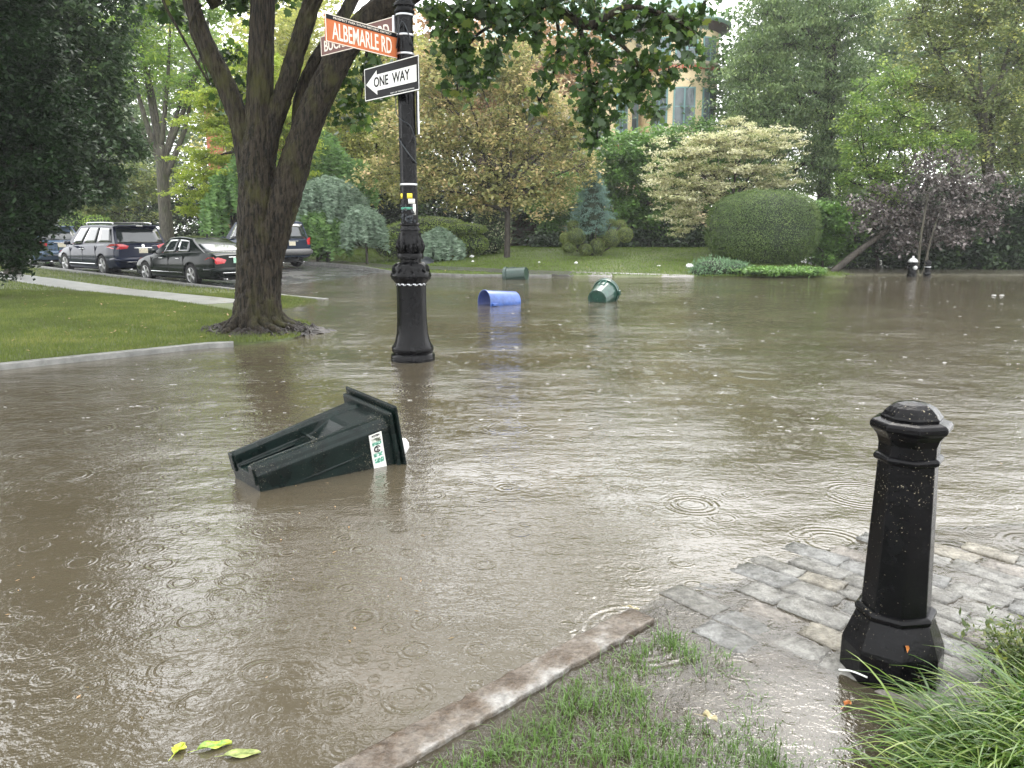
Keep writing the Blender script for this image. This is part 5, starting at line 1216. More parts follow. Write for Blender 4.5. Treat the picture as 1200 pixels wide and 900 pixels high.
def simple_house(name, label, px0, px1, pyt, D, wm, rm, wins, gable=True, depth=8):
    c = at((px0+px1)/2, 250, D); gz = h1(c.x, D); k = D/FPX
    root = empty(name, (c.x, D, gz), 0, label, 'house'); W = (px1-px0)*k; H = at(0+(px0+px1)/2, pyt, D).z-gz
    mb = MB(); mb.box((0, depth/2, H/2), (W, depth, H)); mb.build('wall', M[wm], root)
    mb = MB(); h2 = W*.28; mb.add([(-W/2-.4, -.4, H), (W/2+.4, -.4, H), (W/2+.4, depth+.4, H), (-W/2-.4, depth+.4, H), (0, -.4, H+h2), (0, depth+.4, H+h2)], [(0, 1, 4), (1, 2, 5, 4), (2, 3, 5), (3, 0, 4, 5), (0, 3, 2, 1)]); mb.build('roof', M[rm], root)
    for (a, b_, y0, y1) in wins:
        xa, xb_ = (a-(px0+px1)/2)*k, (b_-(px0+px1)/2)*k; za, zb = at(600, y0, D).z-gz, at(600, y1, D).z-gz
        f = MB(); f.box(((xa+xb_)/2, -.03, (za+zb)/2), (xb_-xa, .1, za-zb)); wf = f.build('window', M['cream'], root)
        g_ = MB(); g_.box(((xa+xb_)/2, -.085, (za+zb)/2), (xb_-xa-.2, .03, za-zb-.2)); g_.build('pane', M['window_glass'], wf)
        s_ = MB(); s_.box(((xa+xb_)/2, -.12, zb-.08), (xb_-xa+.2, .18, .1)); s_.build('sill', M['cream'], wf)
    return root
simple_house('house', 'white clapboard house glimpsed between trees at the far left', 10, 130, 120, 82, 'clapboard', 'dark_trim', [(30, 45, 150, 180), (60, 78, 150, 180), (66, 74, 235, 262), (92, 100, 235, 262)])
simple_house('house', 'red brick house glimpsed behind the trees left of the lamp post', 250, 400, 120, 70, 'brick_red', 'dark_trim', [(270, 290, 150, 178), (310, 330, 150, 178), (365, 372, 165, 200)])
simple_house('house', 'dark tan house with a brown porch post seen under the pink-tinged tree', 560, 690, 170, 47, 'dark_trim', 'dark_trim', [])
def porch():
    D = 46.6; c = at(653, 290, D); gz = h1(c.x, D); root = empty('porch', (c.x, D, gz), 0, 'tan stone porch pier and steps in the gap under the pink-tinged tree', 'porch')
    def Z(py): return at(653, py, D).z-gz
    mb = MB(); mb.box((.35, 0, Z(262)/2), (.75, .5, Z(262))); mb.build('pier', M['brick_yellow'], root, bevel=.02)
    mb = MB(); mb.box((.35, 0, Z(262)+.06), (.95, .7, .12)); mb.build('capstone', M['cream'], root)
    mb = MB(); mb.box((.35, 0, (Z(258)+Z(225))/2), (.22, .22, Z(225)-Z(258))); mb.build('column', M['cream'], root)
    for i in range(3):
        mb = MB(); mb.box((-.9, -.3*i, .35-.12*i-.0), (1.6, .32, .24*(3-i)/1.5)); mb.build('step', M['concrete'], root)
porch()

# ------------------------------------------------------------------ trees and shrubs, far to near
FT = 'trees behind the houses'
far = [(30, 'pale green tree far behind the white house at the left edge', 'lf_far', 78, [(30, 60, 80, 90), (60, 150, 60, 70), (-30, 120, 70, 110)]),
       (140, 'soft green tree far down the street beyond the parked cars', 'lf_far', 72, [(140, 150, 70, 70), (180, 60, 60, 70), (110, 220, 50, 50)]),
       (330, 'pale yellow-green tree far behind the forked maple trunk', 'lf_yellow', 62, [(330, 60, 80, 80), (290, 150, 60, 70), (370, 140, 60, 60), (350, 10, 50, 30)]),
       (450, 'green background tree directly behind the lamp post', 'lf_mid', 56, [(450, 170, 60, 60), (480, 210, 60, 40), (420, 120, 45, 60)]),
       (540, 'rusty tinged tree rising behind the pink-tinged tree', 'lf_rust', 52, [(520, 60, 50, 40), (490, 90, 40, 45), (600, 90, 60, 50), (660, 70, 50, 50), (560, 110, 60, 50)]),
       (880, 'dark green tree filling the gap behind the weeping hemlock', 'lf_mid', 58, [(880, 90, 60, 60), (930, 20, 60, 60), (860, 160, 50, 50)]),
       (1060, 'pale green tree at the back behind the olive tree', 'lf_far', 60, [(1060, 20, 70, 60), (1010, 90, 60, 70), (1130, 60, 80, 70)]),
       (1230, 'green tree at the back of the right edge', 'lf_mid', 50, [(1230, 40, 90, 90), (1190, 150, 80, 80)])]
for px, lab, mt, D, pb in far:
    tree('background_tree', lab, 'tree', footing(px, D), (px, 190), .22, pb, D, M[mt], 300, 30, .8, .26, .55, group=FT, frac=.25)
def far_woods():
    blobs = []; rs = random.Random(77)
    for px in range(-200, 1420, 45):
        if 690 < px < 850: continue
        top = rs.uniform(50, 120) if px > 60 else 20
        for py in range(int(top), 300, 50): blobs += pxblobs([(px+rs.uniform(-15, 15), py, 36, 34)], 88+rs.uniform(-5, 5), .5)
    C, own = blob_points(blobs, 5200, .5)
    o = crown_obj('far_woods', [clump_leaves(C, 1.0, 26, .55, .75, .6, .2)], M['lf_far'], None); tag(o, 'far-off mass of pale green trees closing the view behind the houses', 'woods', kind='stuff')
far_woods()
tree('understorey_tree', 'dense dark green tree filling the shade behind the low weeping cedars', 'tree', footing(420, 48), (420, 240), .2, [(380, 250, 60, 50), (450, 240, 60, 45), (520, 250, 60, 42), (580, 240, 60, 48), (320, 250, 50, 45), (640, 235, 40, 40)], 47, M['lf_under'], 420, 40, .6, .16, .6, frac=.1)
tree('understorey_tree', 'dark green thicket behind the parked cars', 'tree', footing(180, 56), (180, 250), .25, [(120, 235, 60, 40), (190, 230, 60, 45), (250, 250, 60, 40), (60, 240, 50, 45)], 54, M['lf_under'], 300, 36, .7, .18, .6, frac=.1)
tree('locust_tree', 'tall airy lime green locust with a slim grey forked trunk beyond the parked cars', 'tree', footing(198, 42), (188, 170), .42, [(150, 45, 55, 35), (200, 20, 60, 30), (175, 85, 55, 30), (240, 60, 40, 35), (130, 95, 35, 25), (225, 105, 35, 25), (160, -30, 70, 35), (250, -10, 50, 40)], 42, M['lf_locust'], 330, 60, .55, .12, .45, flat=.45, bark='bark_pale', frac=.5, limb=.5, taper=.6)
tree('small_tree', 'olive brown small tree in the shade behind the navy people carrier', 'tree', footing(140, 46), (150, 235), .12, [(130, 225, 50, 28), (170, 215, 35, 22), (110, 245, 35, 18)], 46, M['lf_olive'], 160, 50, .5, .12, .5, frac=.5)
clipped_shrub('round_bush', 'bright green round bush beyond the navy people carrier roof', 'bush', footing(85, 40), [tuple(at(88, 262, 44))+(.75, .7, .6)], M['lf_bright'], 160, .12, .5)
clipped_shrub('round_bush', 'yellow-green low bush beyond the roof bars of the people carrier', 'bush', footing(113, 40), [tuple(at(113, 263, 44))+(.85, .7, .45)], M['lf_locust'], 160, .12, .5)
def larch_extra(b): return []
tree('feathery_tree', 'yellow-green feathery tree with layered drooping sprays behind the maple trunk', 'tree', footing(272, 37), (275, 150), .2, [(245, 225, 38, 10), (225, 245, 22, 8), (275, 205, 45, 12), (250, 185, 40, 12), (285, 165, 42, 14), (255, 145, 40, 12), (300, 130, 50, 22), (270, 110, 42, 20), (245, 120, 25, 14), (300, 80, 40, 30), (330, 150, 40, 30), (235, 205, 25, 8), (260, 250, 20, 8), (340, 200, 30, 20)], 37, M['lf_larch'], 520, 60, .36, .11, .35, flat=.28, droop=.35, shell=.3, frac=.4)
def weeper(name, label, cat, px, D, heads, length, mat, n, L=.07, W=.35, tr=.08, top=None, under=None):
    b = footing(px, D); root = empty(name, b, 0, label, cat); st = []
    arms = MB(); tp = at(px, heads[0][1]+6, D)-b
    arms.tube(spline([(0, 0, -.2), (0, 0, tp.z*.5), tp], 4), lerp_list([tr*1.2, tr, tr*.6], 4), 8, .1)
    P = []
    for (hx, hy, wx, hh) in heads:
        c = at(hx, hy, D); r = wx*D/FPX; rh = hh*D/FPX
        arms.tube(spline([tp, (c-b+tp)*.5+Vector((0, 0, .25)), c-b], 4), lerp_list([tr*.5, tr*.4, tr*.2], 4), 6)
        for _ in range(int(n*wx/30)):
            a = random.uniform(0, 2*math.pi); q = math.sqrt(random.random()); P.append((c.x+r*q*math.cos(a), D+r*.8*q*math.sin(a), c.z+rh*(1-q*q)-.25*q))
    P = [p for p in P]; 
    parts = []
    for p in P: pass
    parts.append(weep(b, [(p[0], p[1], p[2]) for p in P], length, .05, L, W))
    V, F, T, k = parts[0]; lim = V[:, 2] < .03; V[lim, 2] = .03+rng.random(lim.sum())*.05
    C = np.array(P)-np.array(b); parts.append(clump_leaves(C, .12, 5, L, W, .5, .3))
    crown_obj('crown', parts, mat, root); arms.build('trunk', M['bark'], root, smooth=True); return root
weeper('weeping_willow', 'tall soft green weeping tree with hanging tassels above the blue weeping cedar', 'tree', 375, 39, [(375, 170, 30, 18), (350, 200, 25, 14), (395, 190, 25, 16), (330, 190, 22, 14), (420, 200, 22, 14)], 1.7, M['lf_willow'], 60, .10, .35, .12)
weeper('weeping_willow', 'green weeping tree behind the left side of the maple trunk', 'tree', 262, 36, [(268, 205, 22, 10), (250, 230, 14, 8), (285, 190, 20, 12)], 1.8, M['lf_willow'], 70, .09, .35, .10)
weeper('weeping_cedar', 'grey-blue weeping cedar forming a curtain at the far kerb behind the parked four-wheel drive', 'tree', 385, 36.6, [(382, 214, 34, 9), (350, 236, 22, 9), (360, 222, 24, 8), (410, 228, 20, 8), (398, 218, 22, 8)], 1.55, M['lf_cedar'], 170, .07, .3, .12)
weeper('weeping_shrub', 'low green weeping shrub under the grey-blue cedar curtain', 'shrub', 372, 36.2, [(362, 262, 20, 8), (388, 260, 24, 8), (372, 250, 22, 8)], 1.3, M['lf_willow'], 170, .09, .35, .06)
weeper('weeping_cedar', 'small grey-green weeping cedar with a bare thin stem left of the lamp post', 'tree', 430, 35.2, [(430, 250, 20, 9), (415, 256, 14, 6), (442, 262, 12, 7), (420, 244, 14, 6)], 1.0, M['lf_cedar'], 120, .07, .3, .055)
# clipped spreading yew behind the lamp post
def w3(px, py, D, rx, rz, ry=None): c = at(px, py, D); s = D/FPX; return (c.x, c.y, c.z, rx*s, (ry or rx)*s*.8, rz*s)
clipped_shrub('topiary_yew', 'wide flat-topped clipped yew in rolling green layers behind the lamp post', 'shrub', footing(490, 37), [w3(475, 280, 37, 30, 19), w3(505, 264, 37.4, 38, 9), w3(540, 268, 37, 30, 6), w3(500, 276, 36.8, 30, 12), w3(535, 284, 37.2, 26, 10), w3(460, 288, 36.6, 22, 14), w3(550, 286, 37, 22, 12)], M['lf_topi'], 420, .07, .5, thick=.05, bump=.05)
weeper('weeping_juniper', 'grey-green drooping juniper in front of the clipped yew', 'shrub', 520, 35.6, [(505, 276, 20, 6), (525, 280, 20, 6), (515, 270, 18, 5)], .9, M['lf_cedar'], 130, .07, .3, .05)
clipped_shrub('variegated_bush', 'speckled cream and green bush left of the pink-tinged tree stem', 'bush', footing(578, 38), [w3(578, 262, 38.4, 20, 26), w3(575, 280, 38, 22, 16), w3(560, 288, 37.6, 18, 12)], M['lf_speck'], 170, .11, .5, thick=.12)
tree('cherry_tree', 'broad pink and olive tinged tree on a single stem on the far lawn', 'tree', footing(594, 35.5), (592, 205), .17,
     [(520, 120, 40, 30), (560, 90, 45, 30), (610, 110, 45, 32), (500, 165, 35, 28), (550, 160, 50, 32), (600, 165, 45, 32), (650, 170, 35, 34), (510, 210, 35, 22), (560, 215, 45, 25), (620, 225, 42, 22), (545, 240, 25, 10), (585, 235, 20, 12), (655, 215, 28, 24), (470, 190, 28, 22), (600, 70, 35, 22), (645, 125, 28, 22), (478, 225, 22, 14), (575, 245, 12, 8), (455, 150, 20, 18), (500, 85, 26, 20), (530, 60, 26, 16), (675, 150, 20, 20), (690, 190, 14, 16), (440, 205, 18, 12)], 36, M['lf_pink'], 760, 40, .46, .12, .5, frac=.35, limb=.5)
tree('yellow_tree', 'yellow-green tree between the maple trunk and the lamp post', 'tree', footing(440, 44), (440, 200), .2, [(400, 150, 35, 35), (440, 110, 45, 35), (460, 165, 35, 35), (420, 190, 40, 25), (360, 110, 35, 40), (350, 50, 40, 40), (450, 60, 40, 30), (460, 215, 30, 18)], 44, M['lf_yellow'], 420, 50, .5, .13, .5, frac=.35)
# tall leafy bank behind the spruce
tree('laurel_hedge', 'tall fresh green leafy screen under the towered house', 'hedge', footing(740, 44), (740, 250), .2, [(700, 225, 40, 40), (740, 205, 45, 45), (780, 215, 40, 45), (735, 185, 50, 22), (790, 175, 45, 25), (830, 195, 40, 40), (720, 260, 45, 30), (770, 265, 50, 30), (660, 250, 35, 35), (820, 165, 30, 22), (860, 220, 40, 40), (640, 235, 30, 26)], 43, M['lf_hedge'], 900, 60, .42, .13, .55, shell=.75, frac=.05)
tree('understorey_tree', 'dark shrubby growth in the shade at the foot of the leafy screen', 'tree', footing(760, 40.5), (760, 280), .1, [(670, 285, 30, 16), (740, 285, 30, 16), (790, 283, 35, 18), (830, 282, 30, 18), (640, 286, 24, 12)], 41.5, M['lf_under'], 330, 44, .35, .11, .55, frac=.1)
def blue_spruce():
    D = 36.5; b = footing(694, D); root = empty('blue_spruce', b, 0, 'small blue-green conical spruce on the far lawn above the clipped ball shrubs', 'tree'); s = D/FPX
    c = at(694, 272, D); topz = at(694, 198, D).z; P = []; Dv = []; T = []
    H = topz-c.z
    for i in range(420):
        f = random.random()**1.25; z = c.z+H*f; a = random.uniform(0, 2*math.pi); rad = (31*s)*(1-f)**.62*(.78+.3*random.random())
        for _ in range(34):
            q = random.uniform(.45, 1.05); P.append((c.x+rad*q*math.cos(a)+random.gauss(0, .05), D+rad*q*math.sin(a)+random.gauss(0, .05), z-.10*q*rad+random.gauss(0, .035))); Dv.append((math.cos(a)+random.gauss(0, .6), math.sin(a)+random.gauss(0, .6), .35+random.gauss(0, .5))); T.append(min(1, max(0, q*.8-.2+random.random()*.4)))
    parts = [leaf_geo(np.array(P)-np.array(b), np.array(Dv), rand_dirs(len(P)), .09, .03, np.array(T))]
    crown_obj('crown', parts, M['lf_spruce'], root)
    mb = MB(); mb.tube([(c.x-b.x, c.y-b.y, -.2), (c.x-b.x, c.y-b.y, topz-b.z-.1)], [.10, .02], 7); mb.lathe([(24*s*.6, 0), (20*s*.7, H*.3), (.1, H*.85)], 16, c=(c.x-b.x, c.y-b.y, c.z-b.z)); mb.build('trunk', M['core'], root)
blue_spruce()
balls = [(667, 290, 8, 7), (686, 293, 8, 7), (700, 289, 8.5, 9.5), (675, 277, 10.5, 9), (717, 279, 10, 10), (699, 266, 9.5, 7.5), (733, 275, 8.5, 8.5), (662, 279, 6, 6.5), (727, 264, 6.5, 6), (672, 265, 7, 6.5), (716, 262, 6, 5)]
pal = ['lowest at the left of', 'second lowest at the left of', 'in the low middle of', 'large one upper left in', 'large one right of centre in', 'topmost middle of', 'outermost right of', 'far left of', 'small one at the upper right of', 'small one at the upper left of', 'small one half hidden at the top of']
D = 35.6; 
def ball_group():
    b = footing(697, D); root = empty('topiary_shrub', b, 0, 'clipped yellow-green shrub shaped as a cluster of balls below the blue spruce', 'topiary'); s = D/FPX
    for i, (px, py, rx, rz) in enumerate(balls):
        c = at(px, py, D+(.5 if py < 270 else 0)+(i % 3)*.12)-b; r = (rx*s, rx*s, rz*s)
        mb = MB(); solid_blob(mb, c, [q*.92 for q in r], 20, .03, i); mb.build('inner_growth', M['core'], None, smooth=True).parent = root
        v, f, t, k_ = shell_leaves(tuple(c), r, 3200, .034, .55, .03, .03, i); np_mesh('foliage_ball', v, f, M['lf_ball'], root, t, 4)
    mb = MB()
    for i, (px, py, rx, rz) in enumerate(balls):
        c = at(px, py, D)-b; mb.tube([(random.uniform(-.3, .3), .3, -.1), (c.x*.5, .25, c.z*.4), tuple(c)], [.05, .04, .025], 5)
    mb.build('stem', M['bark'], root)
ball_group()
# cream dogwood: flat sprays reaching left
tree('dogwood_tree', 'cream variegated dogwood with tiered pale sprays above the clipped dome', 'tree', footing(850, 37), (860, 230), .13,
     [(840, 165, 50, 8), (880, 155, 40, 7), (815, 178, 48, 8), (870, 180, 50, 8), (905, 172, 30, 6), (800, 195, 42, 8), (850, 200, 55, 9), (895, 198, 35, 8), (785, 212, 32, 8), (830, 218, 50, 9), (775, 226, 20, 6), (805, 235, 36, 9), (845, 232, 30, 8), (795, 250, 26, 8), (815, 258, 26, 9), (800, 270, 16, 7), (905, 215, 28, 6), (930, 213, 14, 3), (925, 160, 14, 4), (765, 207, 12, 5), (860, 142, 20, 7), (790, 180, 20, 6)], 35, M['lf_cream'], 640, 44, .27, .075, .5, flat=.25, droop=.15, shell=.2, frac=.35, upb=1.5)
c = at(893, 268, 33.5)
clipped_shrub('clipped_dome_yew', 'large dark green yew clipped to a smooth rounded drum on the far lawn', 'shrub', footing(893, 33.5), [(c.x, c.y, c.z, 59*33.5/FPX, 58*33.5/FPX, 42*33.5/FPX)], M['lf_dome'], 1100, .055, .55, boxy=.76, thick=.04, bump=.018)
tree('green_shrub', 'broad-leaved green shrub tucked against the right side of the clipped dome', 'shrub', footing(965, 33), (965, 285), .06, [(960, 255, 26, 22), (980, 275, 26, 22), (950, 285, 24, 16), (975, 300, 22, 12), (990, 255, 16, 14)], 33.6, M['lf_hedge'], 240, 55, .28, .10, .6, frac=.2)
clipped_shrub('juniper', 'low loose grey-green juniper at the water edge in front of the dome', 'shrub', footing(842, 30), [w3(835, 315, 29.5, 22, 11), w3(858, 316, 29.5, 18, 9), w3(822, 320, 29.3, 12, 6)], M['lf_junip'] , 420, .11, .3, thick=.22, bump=.1, up=.6)
tree('ground_cover', 'pale lime ground cover spilling over the kerb beside the juniper', 'plant', footing(915, 29.4), (915, 322), .02, [(905, 326, 38, 3.2), (940, 324, 26, 3.2), (885, 325, 16, 3)], 29.2, M['lf_hedge'], 260, 30, .14, .07, .6, frac=0)
# right hand woods
tree('weeping_hemlock', 'very tall soft green hemlock with drooping sprays behind the cream dogwood', 'tree', footing(960, 42), (975, 60), .4,
     [(890, 90, 45, 30), (930, 50, 50, 32), (980, 30, 50, 32), (880, 135, 45, 28), (930, 110, 50, 30), (985, 90, 50, 32), (910, 165, 45, 24), (960, 150, 45, 28), (1005, 140, 35, 30), (950, 195, 45, 24), (990, 190, 35, 28), (885, 60, 22, 18), (900, 15, 30, 25), (950, -10, 50, 30), (1010, 5, 40, 30), (872, 118, 25, 18), (862, 165, 20, 18), (920, 210, 35, 14), (985, 235, 35, 22)], 41, M['lf_hemlock'], 900, 60, .46, .11, .35, flat=.5, droop=.8, frac=.3)
tree('olive_tree', 'wide olive green tree overhanging the right edge with bare grey limbs showing', 'tree', footing(1170, 36), (1150, 120), .32,
     [(1100, 60, 45, 30), (1150, 30, 50, 30), (1195, 70, 45, 35), (1120, 110, 45, 28), (1170, 125, 50, 30), (1210, 150, 40, 35), (1090, 150, 35, 24), (1140, 165, 40, 22), (1185, 190, 35, 22), (1080, 20, 35, 22), (1120, -10, 60, 25), (1200, 0, 50, 35), (1070, 100, 30, 28), (1190, 230, 25, 20)], 35, M['lf_olive'], 620, 44, .42, .10, .5, frac=.7, bark='bark_pale')
tree('young_maple', 'bright lime green young tree in front of the hemlock, right of the clipped dome', 'tree', footing(1030, 34), (1025, 220), .11,
     [(1010, 105, 14, 14), (1050, 95, 22, 18), (1015, 135, 26, 18), (1055, 135, 30, 18), (1005, 165, 26, 18), (1045, 170, 34, 20), (1080, 165, 24, 14), (1015, 195, 30, 18), (1055, 205, 30, 18), (1000, 215, 22, 14), (1035, 232, 28, 14), (1048, 248, 12, 8), (1100, 175, 22, 14), (1125, 165, 22, 10), (1000, 245, 18, 12)], 33.5, M['lf_bright'], 330, 40, .32, .085, .5, frac=.5)
tree('purple_plum', 'dusky purple-leaved plum hanging over the flooded kerb on the right', 'tree', footing(1088, 31.5), (1088, 270), .09,
     [(1085, 192, 14, 18), (1122, 182, 12, 14), (1178, 228, 16, 8), (1160, 205, 12, 8), (1005, 240, 14, 6), (1035, 222, 14, 8), (1120, 205, 16, 12), (1120, 275, 30, 12), (1065, 285, 22, 10), (1090, 220, 34, 18), (1130, 220, 28, 16), (1110, 245, 34, 14), (1075, 245, 28, 14), (1045, 250, 24, 12), (1150, 245, 18, 14), (1160, 262, 12, 10), (1090, 268, 10, 12), (1025, 262, 18, 10), (1015, 238, 14, 8), (1060, 270, 18, 8)], 31.3, M['lf_purple'], 230, 26, .42, .10, .5, frac=.5, droop=.6)
clipped = None
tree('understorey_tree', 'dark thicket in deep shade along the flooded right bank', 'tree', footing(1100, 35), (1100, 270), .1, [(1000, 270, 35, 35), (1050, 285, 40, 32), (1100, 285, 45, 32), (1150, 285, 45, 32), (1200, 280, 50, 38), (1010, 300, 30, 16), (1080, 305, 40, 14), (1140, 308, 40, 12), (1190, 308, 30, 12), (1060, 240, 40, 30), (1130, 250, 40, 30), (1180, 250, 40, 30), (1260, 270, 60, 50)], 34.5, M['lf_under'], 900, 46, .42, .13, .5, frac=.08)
def leaning():
    a = at(975, 320, 30.6); e = at(1052, 262, 31.6); root = empty('leaning_tree', (a.x, a.y, h1(a.x, a.y)), 0, 'bare grey trunk leaning out of the thicket to the right of the lime ground cover', 'tree')
    o = Vector(root.location); mb = MB(); mb.tube(spline([a-o+Vector((-.1, 0, -.3)), a-o, (a+e)/2-o+Vector((0, 0, .08)), e-o], 5), lerp_list([.17, .15, .12, .08], 5), 10, .08)
    mb.tube(spline([e-o, e-o+Vector((.6, .1, .7)), e-o+Vector((1.1, .3, 1.7))], 4), lerp_list([.08, .06, .03], 4), 7, .08); mb.build('trunk', M['bark'], root, smooth=True)
    C = np.array([tuple(e-o+Vector((.3+random.gauss(0, .5), random.gauss(0, .3), .5+random.gauss(0, .4)))) for _ in range(26)])
    crown_obj('crown', [clump_leaves(C, .2, 26, .10, .5)], M['lf_purple'], root)
    p = at(1077, 300, 30.6); r2 = empty('sapling', (p.x, p.y, h1(p.x, p.y)), 0, 'two thin bare sapling stems rising behind the fire hydrant', 'tree')
    mb = MB(); mb.tube([(0, 0, -.2), (0, 0, 1.5), (.1, 0, 3)], [.05, .045, .03], 6, .1); mb.tube([(.25, .1, -.2), (.45, .1, 1.3), (.8, .1, 3)], [.04, .035, .02], 6, .1); mb.build('trunk', M['bark_pale'], r2)
    crown_obj('crown', [clump_leaves(np.array([(.2+random.gauss(0, .4), .1, 3+random.gauss(0, .3)) for _ in range(18)]), .2, 22, .09, .5)], M['lf_under'], r2)
leaning()
# left side dark masses
tree('dark_leafy_tree', 'dark broad-leaved tree with glinting leaves leaning over the parked cars at the left', 'tree', footing(12, 26), (70, 150), .3,
     [(60, 30, 60, 40), (110, 50, 45, 35), (40, 90, 50, 40), (110, 110, 45, 35), (130, 150, 32, 22), (90, 160, 45, 35), (60, 200, 50, 30), (110, 205, 38, 20), (130, 225, 22, 12), (20, -20, 70, 40), (100, -10, 50, 30), (150, 175, 22, 14), (80, 228, 26, 12)], 26, M['lf_dark'], 620, 46, .36, .12, .5, frac=.4, droop=.5)
tree('dark_evergreen', 'massive near-black evergreen filling the left edge down to the path', 'tree', footing(-40, 17.5), (-50, -200), .3,
     [(10, 60, 60, 40), (-40, 30, 60, 60), (40, 105, 50, 38), (0, 140, 60, 42), (50, 160, 50, 36), (-40, 130, 60, 60), (20, 205, 62, 38), (66, 210, 36, 34), (48, 240, 32, 24), (5, 258, 46, 34), (-40, 240, 60, 60), (22, 283, 24, 20), (0, 298, 34, 22), (-30, 300, 40, 22), (38, 262, 22, 14), (-60, -40, 60, 60), (0, -20, 50, 40), (10, -90, 60, 60), (-50, -150, 70, 70), (20, -180, 50, 60), (-160, -40, 80, 90), (-170, -200, 80, 90), (-80, -280, 80, 80), (10, -290, 60, 60), (-120, -380, 80, 70), (-20, -390, 60, 60)], 18, M['lf_yew'], 2100, 62, .24, .085, .4, depth=.7, shell=.7, frac=.05)  # upper and outer blobs lie out of view, added to darken water reflections

# ------------------------------------------------------------------ grass
def blades(name, n, sampler, hgt_, wd, mat, seg=1, lean=.5, kind='stuff', tintf=None, zoff=0.0):
    x, y = sampler(n); n = len(x); z = hgt(x, y)+zoff
    h_ = hgt_*(.5+rng.random(n)) ; a = rng.random(n)*2*np.pi; ln = lean*h_*(.2+rng.random(n)); lx, ly = np.cos(a)*ln, np.sin(a)*ln
    b = a+np.pi/2+rng.normal(size=n)*.6; wx_, wy_ = np.cos(b)*wd/2, np.sin(b)*wd/2
    t = np.clip(rng.random(n)*.5+vnoise(x, y, .7, 9)*.3+vnoise(x, y, 2.7, 5)*.35-.08, 0, 1)
    if seg == 1:
        V = np.stack([np.stack([x-wx_, y-wy_, z], 1), np.stack([x+wx_, y+wy_, z], 1), np.stack([x+lx, y+ly, z+h_], 1)], 1).reshape(-1, 3); F = np.arange(3*n).reshape(n, 3); T = np.repeat(t, 3); k = 3
    else:
        m1 = np.stack([x+lx*.35, y+ly*.35, z+h_*.6], 1); w3_ = np.stack([wx_, wy_, 0*wx_], 1); p0 = np.stack([x, y, z-.01], 1); m2 = np.stack([x+lx, y+ly, z+h_*np.where(ln > .5*h_, .75, 1)], 1)
        V = np.stack([p0-w3_, p0+w3_, m1+w3_*.8, m1-w3_*.8, m2], 1).reshape(-1, 3)
        i = np.arange(n)*5; q = np.stack([i, i+1, i+2, i+3], 1); V = V; F = q; T = np.repeat(t, 5); k = 4
        # tip as a degenerate-free quad: add a tiny width
        V2 = np.stack([m1-w3_*.8, m1+w3_*.8, m2+w3_*.12, m2-w3_*.12], 1).reshape(-1, 3); base = len(V)
        V = np.concatenate([V, V2]); F = np.concatenate([F, base+np.arange(4*n).reshape(n, 4)]); T = np.concatenate([T, np.repeat(t, 4)])
    o = np_mesh(name, V, F, mat, None, T, k); return tag(o, kind=kind)
def samp(poly, n, x0, x1, y0, y1, ok=None, power=1):
    def f(_):
        x = rng.random(n)*(x1-x0)+x0; y = y0+(y1-y0)*rng.random(n)**power; m = seg_dist(x, y, poly) > .02
        m &= np.abs(x) < .78*y+1.5
        if ok is not None: m &= ok(x, y)
        return x[m], y[m]
    return f
def not_path(x, y): nv = x*NX+y*NY; return np.abs(nv-9.5) > .66
def wetmask(x, y): z = hgt(x, y); return z > -.035
tag(blades('lawn_grass', 420000, samp(LAWN, 420000, -16, -2.4, 9, 20, lambda x, y: not_path(x, y) & wetmask(x, y), 1.0), .045, .009, M['grass']), 'short wet lawn grass left of the maple trunk', 'grass')
tag(blades('lawn_grass', 160000, samp(LAWN, 160000, -34, -4, 17, 36, lambda x, y: not_path(x, y) & (x*NX+y*NY < 12.1) & wetmask(x, y)), .05, .016, M['grass']), 'grass verge between the path and the parked cars', 'grass')
def farok(x, y):
    dv = seg_dist(x, y, FAR); return (x < 13) & (hgt(x, y) > -.02) & ~((np.abs(seg_dist(x, y, [(-11.0+UX*80, 39.8+UY*80), (-11.0, 39.8), (-4.9, 34.2), (-.3, 31.0), (3.4, 29.9), (6.8, 28.9), (6.7, 28.2), (3.2, 29.1), (-.9, 30.3), (-5.4, 33.6), (-11.5, 39.1), (-11.5+UX*80, 39.1+UY*80)])) < .2) & False)
tag(blades('far_lawn_grass', 190000, samp(FAR, 190000, -22, 13, 28, 44, farok), .05, .02, M['grass_far']), 'bright green lawn grass on the far bank', 'grass')
# sparse near grass growing in tufts out of the mud
def near_samp(n):
    X = []; Y = []; rs = np.random.default_rng(11)
    tx = rs.uniform(-.9, 2.1, 2600); ty = rs.uniform(1.4, 3.45, 2600)
    m = seg_dist(tx, ty, NEAR) > .22
    m &= (ty < 3.0-.42*(tx-.55)) | (tx < .72)
    m &= vnoise(tx, ty, 3.2, 21)*.65+vnoise(tx, ty, 8, 4)*.35 > .53
    m &= np.hypot(tx-BX, ty-BY) > .21
    m &= (tx < 1.25) | (vnoise(tx, ty, 4, 8) > .62)
    tx, ty = tx[m], ty[m]
    k = 12; ix = np.repeat(np.arange(len(tx)), k)
    return tx[ix]+rs.normal(size=len(ix))*.022, ty[ix]+rs.normal(size=len(ix))*.022
tag(blades('near_grass', 0, near_samp, .046, .0042, M['grass_near'], 2, .9), 'sparse wet grass in the muddy puddled corner', 'grass')
def flat_samp(n):
    rs = np.random.default_rng(12); x = rs.uniform(-.9, 1.6, 9000); y = rs.uniform(1.4, 3.3, 9000); m = (seg_dist(x, y, NEAR) > .18) & ((y < 2.95-.4*(x-.6)) | (x < .7)) & (vnoise(x, y, 3.2, 21) > .3); return x[m], y[m]
tag(blades('near_grass', 0, flat_samp, .030, .004, M['grass_near'], 2, 2.2, zoff=.004), 'flattened grass blades and thatch floating in the puddles', 'grass')

